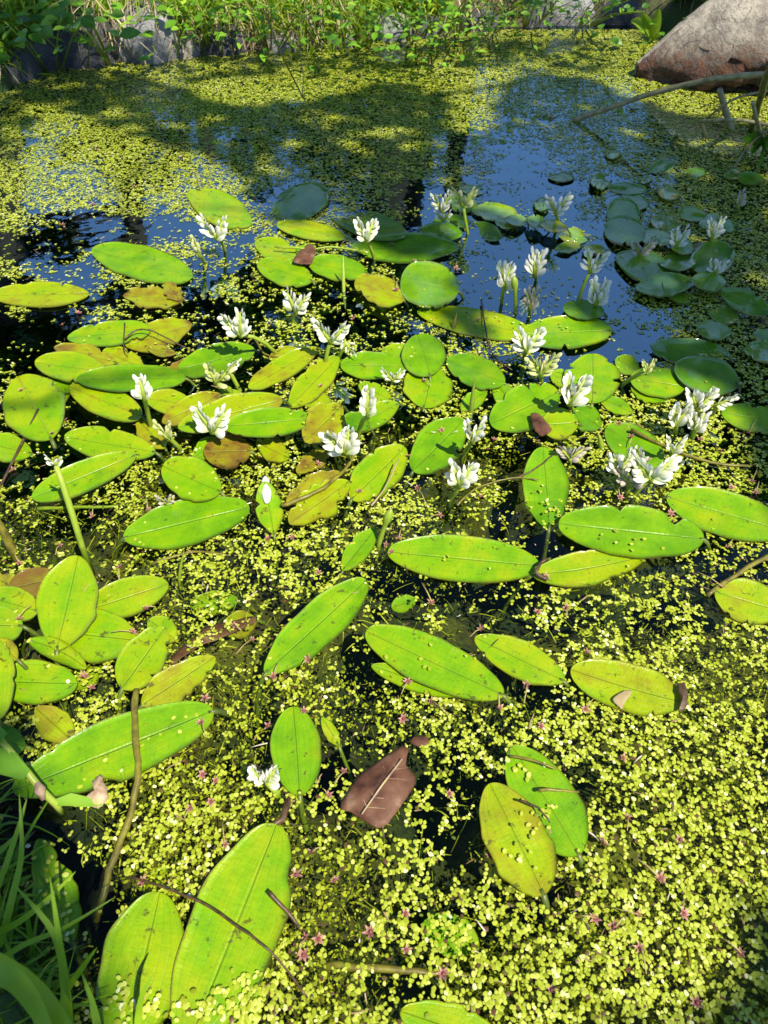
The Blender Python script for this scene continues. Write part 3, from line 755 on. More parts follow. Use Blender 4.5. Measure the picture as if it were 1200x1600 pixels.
 (482,410,574,426,36,.42,'green leaf pierced by a pale pointed shoot',dict(p=.6)),
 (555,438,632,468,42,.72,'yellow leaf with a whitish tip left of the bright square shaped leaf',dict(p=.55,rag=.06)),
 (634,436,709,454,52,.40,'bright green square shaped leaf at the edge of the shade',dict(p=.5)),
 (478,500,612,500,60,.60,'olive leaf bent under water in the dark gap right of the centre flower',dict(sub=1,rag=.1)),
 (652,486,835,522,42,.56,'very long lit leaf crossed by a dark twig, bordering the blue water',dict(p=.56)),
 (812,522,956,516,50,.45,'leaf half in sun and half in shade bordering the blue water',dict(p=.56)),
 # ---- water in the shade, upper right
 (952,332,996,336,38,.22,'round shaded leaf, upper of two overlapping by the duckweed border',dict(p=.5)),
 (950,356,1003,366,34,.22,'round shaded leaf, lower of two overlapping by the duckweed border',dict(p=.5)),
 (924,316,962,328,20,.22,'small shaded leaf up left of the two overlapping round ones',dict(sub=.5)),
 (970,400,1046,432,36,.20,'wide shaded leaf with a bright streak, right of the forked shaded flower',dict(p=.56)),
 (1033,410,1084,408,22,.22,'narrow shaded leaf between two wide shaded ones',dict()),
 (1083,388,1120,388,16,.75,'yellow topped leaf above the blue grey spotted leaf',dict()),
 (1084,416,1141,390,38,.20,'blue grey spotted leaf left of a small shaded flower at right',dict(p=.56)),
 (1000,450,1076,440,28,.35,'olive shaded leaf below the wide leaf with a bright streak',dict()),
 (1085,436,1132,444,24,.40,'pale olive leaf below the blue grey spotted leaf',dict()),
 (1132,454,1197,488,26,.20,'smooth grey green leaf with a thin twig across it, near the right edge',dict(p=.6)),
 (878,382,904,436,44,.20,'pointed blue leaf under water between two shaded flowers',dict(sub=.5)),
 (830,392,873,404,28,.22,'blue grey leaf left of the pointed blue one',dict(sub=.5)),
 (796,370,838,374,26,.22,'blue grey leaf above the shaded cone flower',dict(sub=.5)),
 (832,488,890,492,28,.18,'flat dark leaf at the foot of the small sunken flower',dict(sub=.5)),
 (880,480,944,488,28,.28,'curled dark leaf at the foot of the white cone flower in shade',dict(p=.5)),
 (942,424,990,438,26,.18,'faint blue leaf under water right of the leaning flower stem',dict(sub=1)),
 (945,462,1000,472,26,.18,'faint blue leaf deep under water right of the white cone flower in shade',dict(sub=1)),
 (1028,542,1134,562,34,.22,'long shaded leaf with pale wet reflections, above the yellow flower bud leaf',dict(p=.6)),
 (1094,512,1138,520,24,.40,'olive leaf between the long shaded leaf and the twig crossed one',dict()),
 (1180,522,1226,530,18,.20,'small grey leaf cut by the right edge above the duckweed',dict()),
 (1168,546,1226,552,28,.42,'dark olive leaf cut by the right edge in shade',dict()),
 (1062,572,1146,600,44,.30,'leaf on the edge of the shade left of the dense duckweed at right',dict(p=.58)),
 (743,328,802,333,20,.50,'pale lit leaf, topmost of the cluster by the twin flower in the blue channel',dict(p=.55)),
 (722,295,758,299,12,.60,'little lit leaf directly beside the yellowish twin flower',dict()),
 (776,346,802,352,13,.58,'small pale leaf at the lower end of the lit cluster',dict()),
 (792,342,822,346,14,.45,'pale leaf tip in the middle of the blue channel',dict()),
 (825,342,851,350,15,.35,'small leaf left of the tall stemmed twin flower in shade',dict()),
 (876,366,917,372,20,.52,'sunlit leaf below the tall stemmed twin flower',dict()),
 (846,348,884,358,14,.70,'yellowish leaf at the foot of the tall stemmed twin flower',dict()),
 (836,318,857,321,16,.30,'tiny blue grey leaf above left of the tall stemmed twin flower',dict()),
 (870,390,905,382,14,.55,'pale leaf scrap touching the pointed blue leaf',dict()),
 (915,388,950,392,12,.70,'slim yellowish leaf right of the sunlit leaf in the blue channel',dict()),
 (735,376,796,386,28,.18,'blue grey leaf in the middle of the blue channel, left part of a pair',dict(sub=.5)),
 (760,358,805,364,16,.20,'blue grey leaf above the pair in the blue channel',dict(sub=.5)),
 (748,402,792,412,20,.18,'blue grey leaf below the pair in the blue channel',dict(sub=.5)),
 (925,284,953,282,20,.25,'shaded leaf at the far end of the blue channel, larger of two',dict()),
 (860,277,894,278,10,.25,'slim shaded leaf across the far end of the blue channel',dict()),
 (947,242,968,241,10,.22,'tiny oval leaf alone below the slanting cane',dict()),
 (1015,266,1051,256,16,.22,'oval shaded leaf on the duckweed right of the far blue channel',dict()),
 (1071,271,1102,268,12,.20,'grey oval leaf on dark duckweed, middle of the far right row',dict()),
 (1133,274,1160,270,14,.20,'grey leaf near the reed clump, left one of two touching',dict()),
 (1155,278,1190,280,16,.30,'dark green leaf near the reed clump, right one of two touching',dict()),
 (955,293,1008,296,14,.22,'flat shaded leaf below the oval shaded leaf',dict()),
 (1000,283,1016,280,8,.25,'very small grey leaf above the flat shaded leaf',dict()),
 (1030,298,1060,306,16,.50,'green lit leaf scrap in the dark duckweed, upper right',dict()),
 (1062,330,1100,338,18,.45,'green leaf scrap below the lit one in the dark duckweed',dict()),
 (1000,368,1050,374,20,.42,'olive leaf behind the round overlapping pair, in dark duckweed',dict()),
 (1048,372,1080,392,22,.35,'olive leaf between the olive neighbour and a small shaded flower',dict()),
 (1120,350,1150,356,14,.25,'dark leaf right of the small flower pair at upper right',dict()),
]
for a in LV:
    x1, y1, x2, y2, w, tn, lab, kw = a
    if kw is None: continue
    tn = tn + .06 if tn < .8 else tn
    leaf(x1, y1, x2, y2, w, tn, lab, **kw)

# ---------------------------------------------------------------- flowers
def petal_mesh(name, mat, Lq=.0122, Wq=.0058, cup=.35):
    nu, nv = 8, 5
    t = np.linspace(0, 1, nu)[:, None]; s = np.linspace(-1, 1, nv)[None, :]
    prof = (.35 + .65 * np.sin(math.pi * (t * .86 + .04))) * np.where(t > .8, np.sqrt(np.clip(1 - ((t - .8) / .205) ** 2, .02, 1)), 1) 
    x = s * Wq / 2 * prof; z = t * Lq + 0 * s
    y = -cup * Wq * (s ** 2) * prof * .6 + .0022 * np.sin(t * 2.2) * t - .0015 * t ** 3
    mb = MB(); mb.grid(np.stack([x + 0 * z, y + 0 * z, z], -1))
    return mb.build(name, mat, uv=np.stack([t + 0 * s, (s + 1) / 2 + 0 * t], -1).reshape(-1, 2))
PM = {}
for k, mt in (('white', 'petal'), ('cream', 'petal_cream'), ('faded', 'petal_faded')):
    PM[k] = []
    for q in range(3):
        o = petal_mesh('petal', M[mt], .0125 * (1 + .1 * (q - 1)), .0074 * (1 - .08 * (q - 1)), .3 + .2 * q)
        PM[k].append(o.data); bpy.data.objects.remove(o)

def frame(zdir, ydir):
    z = zdir.normalized(); x = ydir.cross(z).normalized(); y = z.cross(x)
    return Matrix((x, y, z)).transposed()

def spike(parent, org, zdir, plane_n, length, n, kind, col, scale=1.0):
    """a flower arm: axis along zdir, petals in two rows either side, bent away"""
    sp = MB()
    sp.tube([(0, 0, -.004), (0, 0, length * .5), (0, 0, length)], [.0022 * scale, .0018 * scale, .0008], 6, a=.75)
    so = sp.build('flower_arm', M['fstem'], parent)
    so.matrix_local = Matrix.Translation(org) @ frame(zdir, plane_n).to_4x4()
    an = MB()
    for i in range(n):
        u = i / max(n - 1, 1)
        sg = 1 if i % 2 else -1
        z = length * (.02 + .93 * u)
        tilt = sg * R({'open': 46, 'cone': 38, 'bud': 18, 'drop': 60}[kind] * (1 - .60 * u) + random.uniform(-12, 12))
        lean = R(random.uniform(-24, 24) - 14)
        pe = bpy.data.objects.new('petal', random.choice(PM[col])); COL.objects.link(pe); pe.parent = so
        s_ = scale * .9 * (1.05 - .34 * u) * random.uniform(.9, 1.12)
        # face outwards: the petal's hollow looks to the axis
        m = Matrix.Translation((math.sin(tilt) * .0012, random.uniform(-.0008, .0008), z)) @ Matrix.Rotation(tilt, 4, 'Y') @ Matrix.Rotation(lean, 4, 'X') @ Matrix.Rotation(random.uniform(-.5, .5) + (sg * 1.0), 4, 'Z') @ Matrix.Scale(s_, 4)
        pe.matrix_local = m
        if kind != 'bud':
            for _ in range(4):
                c = Vector((sg * .0035 * scale + random.uniform(-.002, .002), -.002 + random.uniform(-.0025, .0025), z + .0035 * scale + random.uniform(-.001, .002)))
                r = .0008
                an.add([c + Vector(v) * r for v in ((1, 0, 0), (-1, 0, 0), (0, 1, 0), (0, -1, 0), (0, 0, 1), (0, 0, -1))],
                       [(0, 2, 4), (2, 1, 4), (1, 3, 4), (3, 0, 4), (2, 0, 5), (1, 2, 5), (3, 1, 5), (0, 3, 5)])
    if an.n: 
        a_ = an.build('anthers', M['anther'], so)
    return so

def flower(hx, hy, H, bx, by, size, label, arms=2, spread=32, kind='open', col='white', n=10, roll=0, lean=0, stem_r=.0034, yaw=0, extra=None):
    """hx,hy: where the fork sits; H its height; bx,by: where the stem leaves the water; size: arm length in px"""
    base = W(bx, by, 0); head = W(hx, hy, H)
    root = empty('pond_flower', base); tag(root, label, 'flower', 'white flowers of the pond plant')
    h = head - base
    d = h.length
    q = MB()
    bow = Vector((random.uniform(-.1, .1), random.uniform(-.1, .1), .15)) * d
    p0 = Vector((-h.x * .25, -h.y * .25, -.05))
    pts = [p0, Vector((0, 0, 0)), h * .35 + bow * .5, h * .7 + bow * .5, h]
    q.tube(pts, [stem_r * .9, stem_r, stem_r * 1.05, stem_r, stem_r * .8], 8, a=np.repeat([.1, .35, .5, .6, .75], 8))
    q.build('stem', M['fstem'], root)
    dep = head.y * CP + (CAMH - head.z) * SP
    Ls = size * dep / FPX / 1.0
    sc = max(.85, min(2.0, Ls / .0200))
    up = Vector((lean * .3, .16, 1)).normalized(); Ls *= 1.3; spread *= .82
    side = Vector((math.cos(yaw), math.sin(yaw), 0)); nrm = up.cross(side).normalized(); side = nrm.cross(up) * -1
    side = Vector((math.cos(yaw), math.sin(yaw), 0))
    angs = [0] if arms == 1 else ([-spread, spread] if arms == 2 else [-spread, 0, spread])
    for a in angs:
        aa = R(a + roll + random.uniform(-4, 4))
        zd = up * math.cos(aa) + side * math.sin(aa)
        spike(root, h, zd, Vector((0, -1, 0)) + zd * 0, Ls * random.uniform(.92, 1.08) * .82, n, kind, col, sc)
    return root

FL = [
 (338,372,.045,352,392,30,'twin armed white flower rising over the round ended lime leaf, upper left',dict(spread=38,n=9)),
 (312,400,.028,320,410,26,'greenish white half open bud left of the twin armed flower at upper left',dict(arms=1,kind='bud',col='cream',n=8,roll=-12)),
 (572,376,.055,585,405,30,'clean twin white flower on a yellow stem, upper middle, in front of dark leaves',dict(spread=30,n=9)),
 (462,487,.03,458,505,30,'white flower with a hidden stem, left of the dark gap in the leaves',dict(spread=34,n=9,roll=6)),
 (376,524,.06,432,552,34,'fan of white petals on a stem leaning left, left of centre',dict(spread=24,n=11,roll=-16)),
 (517,534,.045,508,570,32,'white flower whose right arm hangs down, above the slanting leaves',dict(spread=48,n=10,roll=4)),
 (540,535,.04,530,560,22,'drooping white petal row beside the flower with the hanging arm',dict(arms=1,kind='drop',n=8,roll=150)),
 (338,598,.035,362,614,28,'arched white and yellow petal cluster above the fan shaped flower at left',dict(arms=2,spread=40,n=9,col='cream',roll=12)),
 (358,578,.04,375,610,20,'white petal tuft on a short bent stem, at the top of the arched cluster',dict(arms=1,n=9,roll=40)),
 (226,624,.075,236,668,36,'upright white flower on a thick pale stem, over leaves at left',dict(arms=1,kind='cone',n=15,roll=-4)),
 (262,684,.03,281,700,26,'small faded flower with pinkish left arm, right of the upright one',dict(spread=28,col='cream',kind='bud',n=8,roll=-8)),
 (332,674,.035,346,684,38,'fan shaped white flower at left lying over the large yellow green leaf',dict(spread=34,n=12,roll=4)),
 (88,728,.10,128,853,16,'tiny white flower head on the tallest bare yellow green stem, at left',dict(spread=42,n=5,stem_r=.0042,kind='bud')),
 (574,650,.075,558,694,40,'large cone shaped white flower on a curved green stem, centre',dict(arms=1,kind='cone',n=18,roll=0)),
 (540,706,.035,548,716,42,'large drooping white flower cluster with many petals, centre',dict(arms=2,spread=32,kind='drop',n=14,roll=-14)),
 (738,690,.05,722,714,32,'small white flower with two short arms, next to the smooth oval leaf',dict(spread=22,kind='bud',n=9)),
 (718,758,.04,703,780,38,'open white flower right of the pale rimmed leaf, below the small one',dict(spread=26,n=12,roll=6)),
 (614,594,.012,618,598,20,'shaded white flower without visible stem touching the two round leaves',dict(spread=52,n=7)),
 (724,322,.06,731,366,26,'yellowish twin flower on a dark stem at the head of the blue channel',dict(spread=40,n=9,col='cream')),
 (690,330,.02,694,338,24,'two shaded white tufts left of the yellowish twin flower',dict(spread=30,n=8)),
 (692,345,.012,697,352,16,'low white tuft under the two shaded tufts',dict(spread=50,n=6)),
 (868,333,.05,872,350,26,'tall stemmed twin white flower standing over blue water at upper right',dict(spread=42,n=8)),
 (788,450,.035,784,474,32,'white cone flower beside a green stem in shade',dict(spread=16,n=10)),
 (835,430,.02,838,438,32,'white many petalled flower with dark foot in the blue water',dict(spread=14,kind='cone',n=10)),
 (828,482,.015,828,490,26,'small sunken grey flower near the flat dark leaf',dict(spread=16,kind='cone',n=7,col='faded')),
 (922,424,.06,903,470,28,'flower with a long leaning stem over blue water',dict(spread=30,n=7,roll=8)),
 (931,474,.02,929,482,34,'white cone flower in shade beside the leaning stem',dict(spread=16,kind='cone',n=12)),
 (822,548,.04,818,562,34,'white flower in full sun over the half shaded long leaf',dict(spread=36,n=11)),
 (846,585,.03,846,596,32,'yellow white flower cluster just below the sunlit one at the long leaf',dict(spread=38,n=11,col='cream')),
 (890,630,.035,893,640,42,'cream flower leaning over the broad green leaf, left of the large round leaf',dict(spread=20,kind='cone',n=11,roll=6)),
 (1010,582,.045,970,603,20,'yellow flower bud on a slanting green stem at right',dict(arms=2,spread=26,col='cream',kind='bud',n=7)),
 (1090,640,.035,1092,655,34,'tallest white flower in the crowd at right',dict(spread=34,n=12)),
 (1120,632,.03,1112,650,24,'white arm reaching right out of the flower crowd',dict(arms=1,n=10,roll=60)),
 (1056,665,.025,1056,678,34,'white flower at the left side of the upper flower crowd',dict(spread=20,kind='cone',n=11)),
 (1086,672,.02,1082,684,30,'greenish white flower low in the upper flower crowd',dict(spread=20,kind='cone',n=10)),
 (1050,706,.025,1050,722,26,'small separate white flower between the two flower crowds',dict(spread=30,kind='bud',n=8)),
 (966,738,.025,960,752,32,'white flower at the left end of the lower flower crowd',dict(spread=26,n=12)),
 (985,756,.018,980,768,30,'half faded flower at the base of the lower flower crowd',dict(spread=50,n=10,col='faded')),
 (1016,748,.035,992,772,42,'largest white flower of the lower crowd, with arms spread wide',dict(spread=46,n=13)),
 (998,722,.03,1000,740,26,'white petal row rising in the middle of the lower flower crowd',dict(arms=1,n=10,roll=-20)),
 (416,1222,.008,432,1238,36,'fallen white blossom with a creamy centre floating near the brown dead leaf',dict(spread=34,n=12,arms=2,kind='open')),
 (890,716,.008,892,722,26,'withered pinkish flower lying on duckweed right of the broad green leaf',dict(spread=55,n=9,col='faded')),
 (1058,384,.02,1060,392,24,'small white flower in dark shade, left one of the upper right pair',dict(spread=24,n=8)),
 (1112,372,.025,1114,380,26,'shaded white flower in dark duckweed, right one of the upper right pair',dict(spread=22,kind='cone',n=9)),
 (1118,426,.018,1120,432,22,'white flower on the blue grey spotted leaf',dict(spread=34,n=8)),
 (1153,322,.015,1154,328,20,'tiny pale flower farthest right in the dark duckweed',dict(arms=1,kind='cone',n=7,col='faded')),
 (1000,396,.01,1002,400,22,'faded shaded flower above the wide leaf with a bright streak',dict(spread=50,n=8,col='faded')),
 (260,786,.008,262,788,14,'withered greyish blossom on the edge of the glossy leaf, centre left',dict(spread=50,n=6,col='faded')),
]
for a in FL: flower(*a[:7], **a[7])

# closed buds and pointed shoots
def shoot(bx, by, tx, ty, H, r, label, cat='shoot', name='pointed_shoot', mat='fstem', bud=False, tn=.5):
    b = W(bx, by, 0); t = W(tx, ty, H) - b
    q = MB(); n = 7; pts = [Vector((-t.x * .3, -t.y * .3, -.04))] + [t * (k / n) + Vector((0, 0, math.sin(k / n * 3.1) * .06 * t.length)) for k in range(n + 1)]
    if bud: rad = [r, r, r, r * .95, r * .9, r * 1.2, r * 1.9, r * 1.6, r * .15]
    else: rad = [r, r, r, r * .95, r * .85, r * .7, r * .5, r * .3, r * .05]
    q.tube(pts, rad, 8, a=tn)
    o = q.build(name, M[mat]); o.location = b; tag(o, label, cat); return o
shoot(592, 850, 612, 795, .06, .0034, 'closed green bud on a short stem left of the very long bright leaf', 'bud', 'flower_bud', bud=True)
shoot(806, 488, 803, 430, .07, .0036, 'green pointed bud stem standing right of the shaded cone flower', 'bud', 'flower_bud', bud=True)
shoot(537, 455, 536, 398, .06, .0034, 'pale pointed shoot piercing the green leaf in the upper middle', tn=.8)
shoot(736, 645, 742, 588, .06, .004, 'dark green pointed shoot above the small two armed flower', tn=.25)
shoot(314, 300, 303, 262, .06, .0026, 'dry whitish shoot behind the round ended lime leaf', mat='cane', tn=.8)
shoot(708, 515, 714, 488, .03, .004, 'short olive stump poking through the very long lit leaf', mat='greentwig')
shoot(940, 700, 934, 676, .03, .0045, 'short green stem stub left of the dull green leaf', tn=.5)
shoot(280, 905, 288, 860, .05, .002, 'thin bent green shoot above the leaf with pointed right tip', tn=.5)
shoot(20, 860, -8, 800, .06, .006, 'thick olive stem leaning out at the left edge', mat='greentwig')

# ---------------------------------------------------------------- stems and twigs
def stick(pts, r, mat, label, name='twig', cat='twig', taper=.6, n=7, smooth=3):
    P3 = [W(x, y, z) for x, y, z in pts]
    # catmull-rom
    out = []
    for i in range(len(P3) - 1):
        p0, p1, p2, p3 = P3[max(i - 1, 0)], P3[i], P3[i + 1], P3[min(i + 2, len(P3) - 1)]
        for k in range(smooth):
            t = k / smooth
            out.append(.5 * ((2 * p1) + (p2 - p0) * t + (2 * p0 - 5 * p1 + 4 * p2 - p3) * t * t + (3 * p1 - p0 - 3 * p2 + p3) * t ** 3))
    out.append(P3[-1]); c = out[0].copy(); k = len(out)
    j = [v - c + Vector((random.uniform(-1, 1), random.uniform(-1, 1), random.uniform(-.5, .5))) * r * (.08 if mat == 'cane' else .35) for v in out]
    q = MB(); q.tube(j, [r * (1 - (1 - taper) * i / (k - 1)) * random.uniform(.9, 1.1) for i in range(k)], n, a=.5)
    o = q.build(name, M[mat]); o.location = c; return tag(o, label, cat)
Zl = .0125
stick([(212,1078,.016),(211,1110,.018),(214,1160,.018),(216,1205,.017),(208,1260,.010),(190,1310,.006),(170,1360,.004),(158,1410,-.004),(150,1440,-.02)], .0038, 'greentwig', 'thick olive stem crossing the biggest diagonal leaf at lower left', 'stem', 'stem', .9)
stick([(205,1370,.004),(250,1385,.008),(310,1408,.014),(360,1440,.0165),(405,1472,.0165),(440,1505,.008),(480,1560,.004)], .0012, 'twig', 'thin brown twig across the huge glossy leaf near the bottom', taper=.8)
stick([(420,1395,.017),(440,1415,.010),(462,1442,.004),(480,1462,-.01)], .0024, 'twig', 'short black rotten twig at the right edge of the huge glossy leaf')
stick([(440,790,.006),(480,776,.012),(520,752,.012),(545,725,.010),(558,700,.006)], .0034, 'greentwig', 'brown curved stem over the torn yellow leaf', 'stem', 'stem')
stick([(580,790,.010),(600,765,.016),(615,735,.020),(622,718,.022)], .0016, 'straw', 'dry pale grass stem lying on the pale rimmed oval leaf', 'straw_stem', 'stem')
stick([(752,470,.006),(758,510,.012),(764,540,.011),(775,560,.006),(800,578,.003)], .0017, 'twig', 'dark bent twig across the very long lit leaf')
stick([(714,790,.004),(740,765,.006),(775,752,.007),(810,746,.008),(842,750,.010)], .0015, 'greentwig', 'thin stem ending on the upright leaf over dark blue water', 'stem', 'stem')
stick([(800,750,.004),(830,736,.012),(858,716,.012),(870,704,.012)], .0016, 'twig', 'dark stem across the top of the upright leaf over dark blue water')
stick([(985,672,.010),(1050,702,.005),(1110,722,.003),(1160,728,.003),(1180,726,-.006)], .0032, 'greentwig', 'olive runner trailing right from the flower crowds', 'stem', 'stem')
stick([(1105,930,.002),(1135,908,.004),(1170,885,.008),(1230,852,.012)], .003, 'greentwig', 'brown stem slanting to the right edge above the browning leaf', 'stem', 'stem', 1)
stick([(855,905,.010),(838,896,.014),(842,884,.016),(856,872,.018)], .0032, 'twig', 'small dark curled scrap of bark where the two long leaves meet', 'bark_scrap', 'debris')
stick([(600,1300,.0),(590,1290,.0),(560,1300,-.01)], .001, 'twig', 'hair thin root trailing below the brown dead leaf', 'root')
stick([(450,1250,-.002),(440,1280,.003),(415,1300,.001),(400,1330,-.01)], .004, 'twig', 'dark wet stem from the short broad leaf down to the huge leaf', 'stem', 'stem')
stick([(510,1508,-.004),(580,1512,-.002),(650,1518,-.002),(720,1522,-.003),(800,1540,-.008)], .004, 'greentwig', 'sunken brown stem running level below the duckweed at the bottom', 'stem', 'stem')
stick([(60,795,-.004),(110,792,-.003),(170,792,-.004),(230,780,-.010)], .003, 'fstem', 'sunken yellow stem under the tiny flower head stem', 'stem', 'stem')
stick([(240,880,-.001),(300,862,.002),(360,868,.0),(190,840,.006)][:3], .0022, 'greentwig', 'thin reddish runner below the large glossy leaf, centre left', 'stem', 'stem')
stick([(195,530,.012),(215,515,.018),(240,518,.02),(275,536,.018),(300,548,.010)], .0016, 'twig', 'dark thread like stem looping over the yellowing speckled leaf')
stick([(195,505,.012),(193,540,.015),(200,552,.016)], .0014, 'twig', 'short dark root hanging over the green leaf beside the yellowing one', 'root')
stick([(60,640,.010),(0,760,.002),(-20,775,-.004)], .0022, 'twig', 'reddish dark runner at the left edge below the big broad leaf', 'stem')
stick([(500,390,.008),(470,388,.016),(430,386,.016),(560,382,.010)][:3], .003, 'fstem', 'yellow stalk creeping left of the clean twin flower', 'stem', 'stem')
stick([(560,392,.006),(520,386,.012),(490,390,.014)], .0028, 'fstem', 'olive stalk linking the clean twin flower with the brown scrap', 'stem', 'stem')
stick([(378,548,.003),(396,528,.004),(412,552,.004),(440,560,.003)], .0022, 'greentwig', 'winding stalk at the foot of the leaning fan flower', 'stem', 'stem')
stick([(810,1250,.016),(840,1262,.017),(860,1285,.016)], .0015, 'twig', 'dark decayed root strip on the bright leaf behind the oval yellow one', 'root')
stick([(795,1182,.010),(835,1188,.012),(870,1202,.010)], .0018, 'greentwig', 'brown stem lying over the top of the bright streaked leaf', 'stem', 'stem')
stick([(840,1236,.012),(870,1234,.013),(905,1238,.006)], .002, 'greentwig', 'flat olive stem across the middle of the bright streaked leaf', 'stem', 'stem')
stick([(410,12,.34),(440,85,.26),(470,145,.16),(500,205,.08),(530,268,.0),(534,280,-.02)], .0022, 'greentwig', 'tall dry grass stalk leaning left out of the shaded duckweed, upper middle', 'grass_stalk', 'stalk', .3)
stick([(472,148,.16),(474,118,.20),(468,75,.25)], .0014, 'cane', 'side stem of the tall leaning grass stalk', 'grass_stalk', 'stalk', .4)
# cane at the right
stick([(896,188,.0),(940,173,.035),(1000,152,.085),(1060,135,.13),(1120,123,.17),(1180,117,.20),(1290,112,.25)], .0068, 'cane', 'long pale cane slanting from the water up past the boulder at right', 'cane', 'stick', 1.0, 10)
stick([(1124,140,.10),(1134,175,.04),(1145,208,-.01)], .008, 'cane', 'short dead reed stub standing under the cane', 'reed_stalk', 'reed', 1)
stick([(1095,190,.05),(1120,188,.08),(1160,188,.08),(1215,198,.06)], .0042, 'cane', 'pale reed bent level behind the reed clump', 'reed_stalk', 'reed', 1)
stick([(1095,190,.05),(1100,205,.02),(1108,222,-.01)], .0042, 'cane', 'kinked end of the pale bent reed dipping into duckweed', 'reed_stalk', 'reed', 1)
stick([(1105,185,.02),(1130,165,.07),(1160,150,.10),(1210,140,.12)], .003, 'cane', 'thin dry reed rising to the right under the cane', 'reed_stalk', 'reed', 1)
stick([(1174,208,-.01),(1184,165,.10),(1200,115,.22),(1225,60,.35)], .0085, 'greentwig', 'thick brown reed leaning out at the right edge', 'reed_stalk', 'reed', .9)
stick([(1200,238,.0),(1186,200,.08),(1176,160,.16)], .005, 'cane', 'dead reed crossing the thick brown one at the right edge', 'reed_stalk', 'reed', .9)
stick([(1148,262,.01),(1162,238,.03),(1190,210,.06),(1230,190,.1)], .003, 'cane', 'thin pale reed below the green sprig at the right edge', 'reed_stalk', 'reed', 1)
stick([(1018,172,-.01),(985,172,.003)][::-1], .003, 'twig', 'floating dark twig at the foot of the cane')

# ---------------------------------------------------------------- dead leaf (angular, brown) and other litter
def slab(name, poly, z, th, mat, label, cat, bulge=.004):
    pts = [W(x, y, 0) for x, y in poly]
    c = sum(pts, Vector()) / len(pts)
    # rings from the outline to the centre
    q = MB(); rings = 6; n = len(pts) * 4; Pn = []
    k_ = len(pts)
    for i in range(n):
        j_ = i // 4; t = (i % 4) / 4; p0, p1_, p2_, p3_ = pts[j_ - 1], pts[j_], pts[(j_ + 1) % k_], pts[(j_ + 2) % k_]
        cr_ = .5 * ((2 * p1_) + (p2_ - p0) * t + (2 * p0 - 5 * p1_ + 4 * p2_ - p3_) * t * t + (3 * p1_ - p0 - 3 * p2_ + p3_) * t ** 3)
        lin = p1_.lerp(p2_, t); Pn.append(lin.lerp(cr_, .6) + Vector((random.uniform(-1, 1), random.uniform(-1, 1), 0)) * .0008)
    P = np.zeros((rings + 2, n, 3))
    P[0] = np.array([list(p) for p in Pn]); P[0, :, 2] = z - th
    for r in range(rings + 1):
        f = r / rings * .985
        for i, p in enumerate(Pn):
            v = p.lerp(c, f); P[r + 1, i] = (v.x, v.y, z + bulge * (1 - (1 - f) ** 2) * 1 + .003 * (noise2(v.x * 60, v.y * 60) - .5))
    q.grid(P, closed=True)
    o = q.build(name, M[mat]); recentre(o, c); tag(o, label, cat); return o
dl = slab('dead_leaf', [(532, 1264), (547, 1233), (573, 1206), (605, 1183), (628, 1168), (638, 1172), (634, 1197), (648, 1216), (646, 1230), (612, 1282), (592, 1297), (550, 1272)], .005, .002, 'brown', 'torn angular brown dead leaf lying on the duckweed, lower centre', 'leaf', .006)
q = MB(); a, b = W(565, 1272, .0105), W(628, 1186, .0105); cc = dl.location
q.tube([a - cc, (a + b) / 2 - cc + Vector((0, 0, .003)), b - cc], [.0008, .0011, .0012], 5); q.build('midrib', M['tan'], dl)
for k in range(5):
    for sg in (-1, 1):
        m0 = (a - cc).lerp(b - cc, .12 + .17 * k); e0 = m0 + ((b - a).normalized() * .012 + Vector(((b - a).y, -(b - a).x, 0)).normalized() * sg * (.017 if k < 4 else .010)); e0.z -= .0035
        q = MB(); q.tube([m0, m0.lerp(e0, .5) + Vector((random.uniform(-.001, .001), random.uniform(-.001, .001), .0001)), e0], [.0004, .0003, .0001], 5); q.build('vein', M['tan'], dl)
slab('closed_bud', [(411, 764), (416, 755), (422, 763), (425, 780), (424, 794), (416, 797), (410, 784)], .016, .003, 'scrap', 'closed white bud shining in a small upright green leaf, left of centre', 'bud', .006)
slab('dead_leaf', [(157, 1274), (130, 1268), (150, 1262), (160, 1240), (152, 1232), (165, 1222), (172, 1236), (177, 1256), (168, 1270)], .02, .002, 'tan', 'curled withered leaf tip with holes at the end of the reed shoot', 'leaf', .006)
slab('dead_leaf', [(827, 660), (838, 658), (852, 672), (860, 684), (845, 694), (832, 682)], .016, .001, 'brown', 'small purple brown leaf scrap left of the olive disc shaped leaf', 'leaf', .004)
slab('dead_leaf', [(458, 420), (470, 402), (484, 392), (494, 402), (486, 424)], .016, .001, 'brown', 'dark brown leaf scrap between the crossing lime leaves and the shoot', 'leaf', .004)
slab('dead_leaf', [(62, 412), (84, 402), (104, 404), (110, 414), (88, 426), (66, 424)], -.003, .001, 'brown', 'orange brown rotting leaf on open water at the upper left', 'leaf', .002)
slab('dead_leaf', [(300, 412), (318, 405), (326, 414), (316, 424), (302, 422)], -.003, .001, 'brown', 'crimson leaf scrap under the half open bud at upper left', 'leaf', .002)
slab('dead_leaf', [(335, 418), (360, 408), (392, 412), (394, 426), (360, 432)], -.003, .001, 'brown', 'rotting red brown leaf right of the crimson scrap', 'leaf', .002)
slab('dead_leaf', [(1054, 1078), (1066, 1074), (1072, 1092), (1068, 1112), (1056, 1118), (1058, 1098)], .010, .001, 'twig', 'blackened rotten piece on the end of the yellow green leaf with the scar', 'debris', .003)
slab('leaf_scar', [(955, 1096), (975, 1083), (986, 1085), (976, 1100), (970, 1112), (962, 1106)], .0072, .001, 'straw', 'pale torn flap on the yellow green leaf with the blackened end', 'debris', .001)
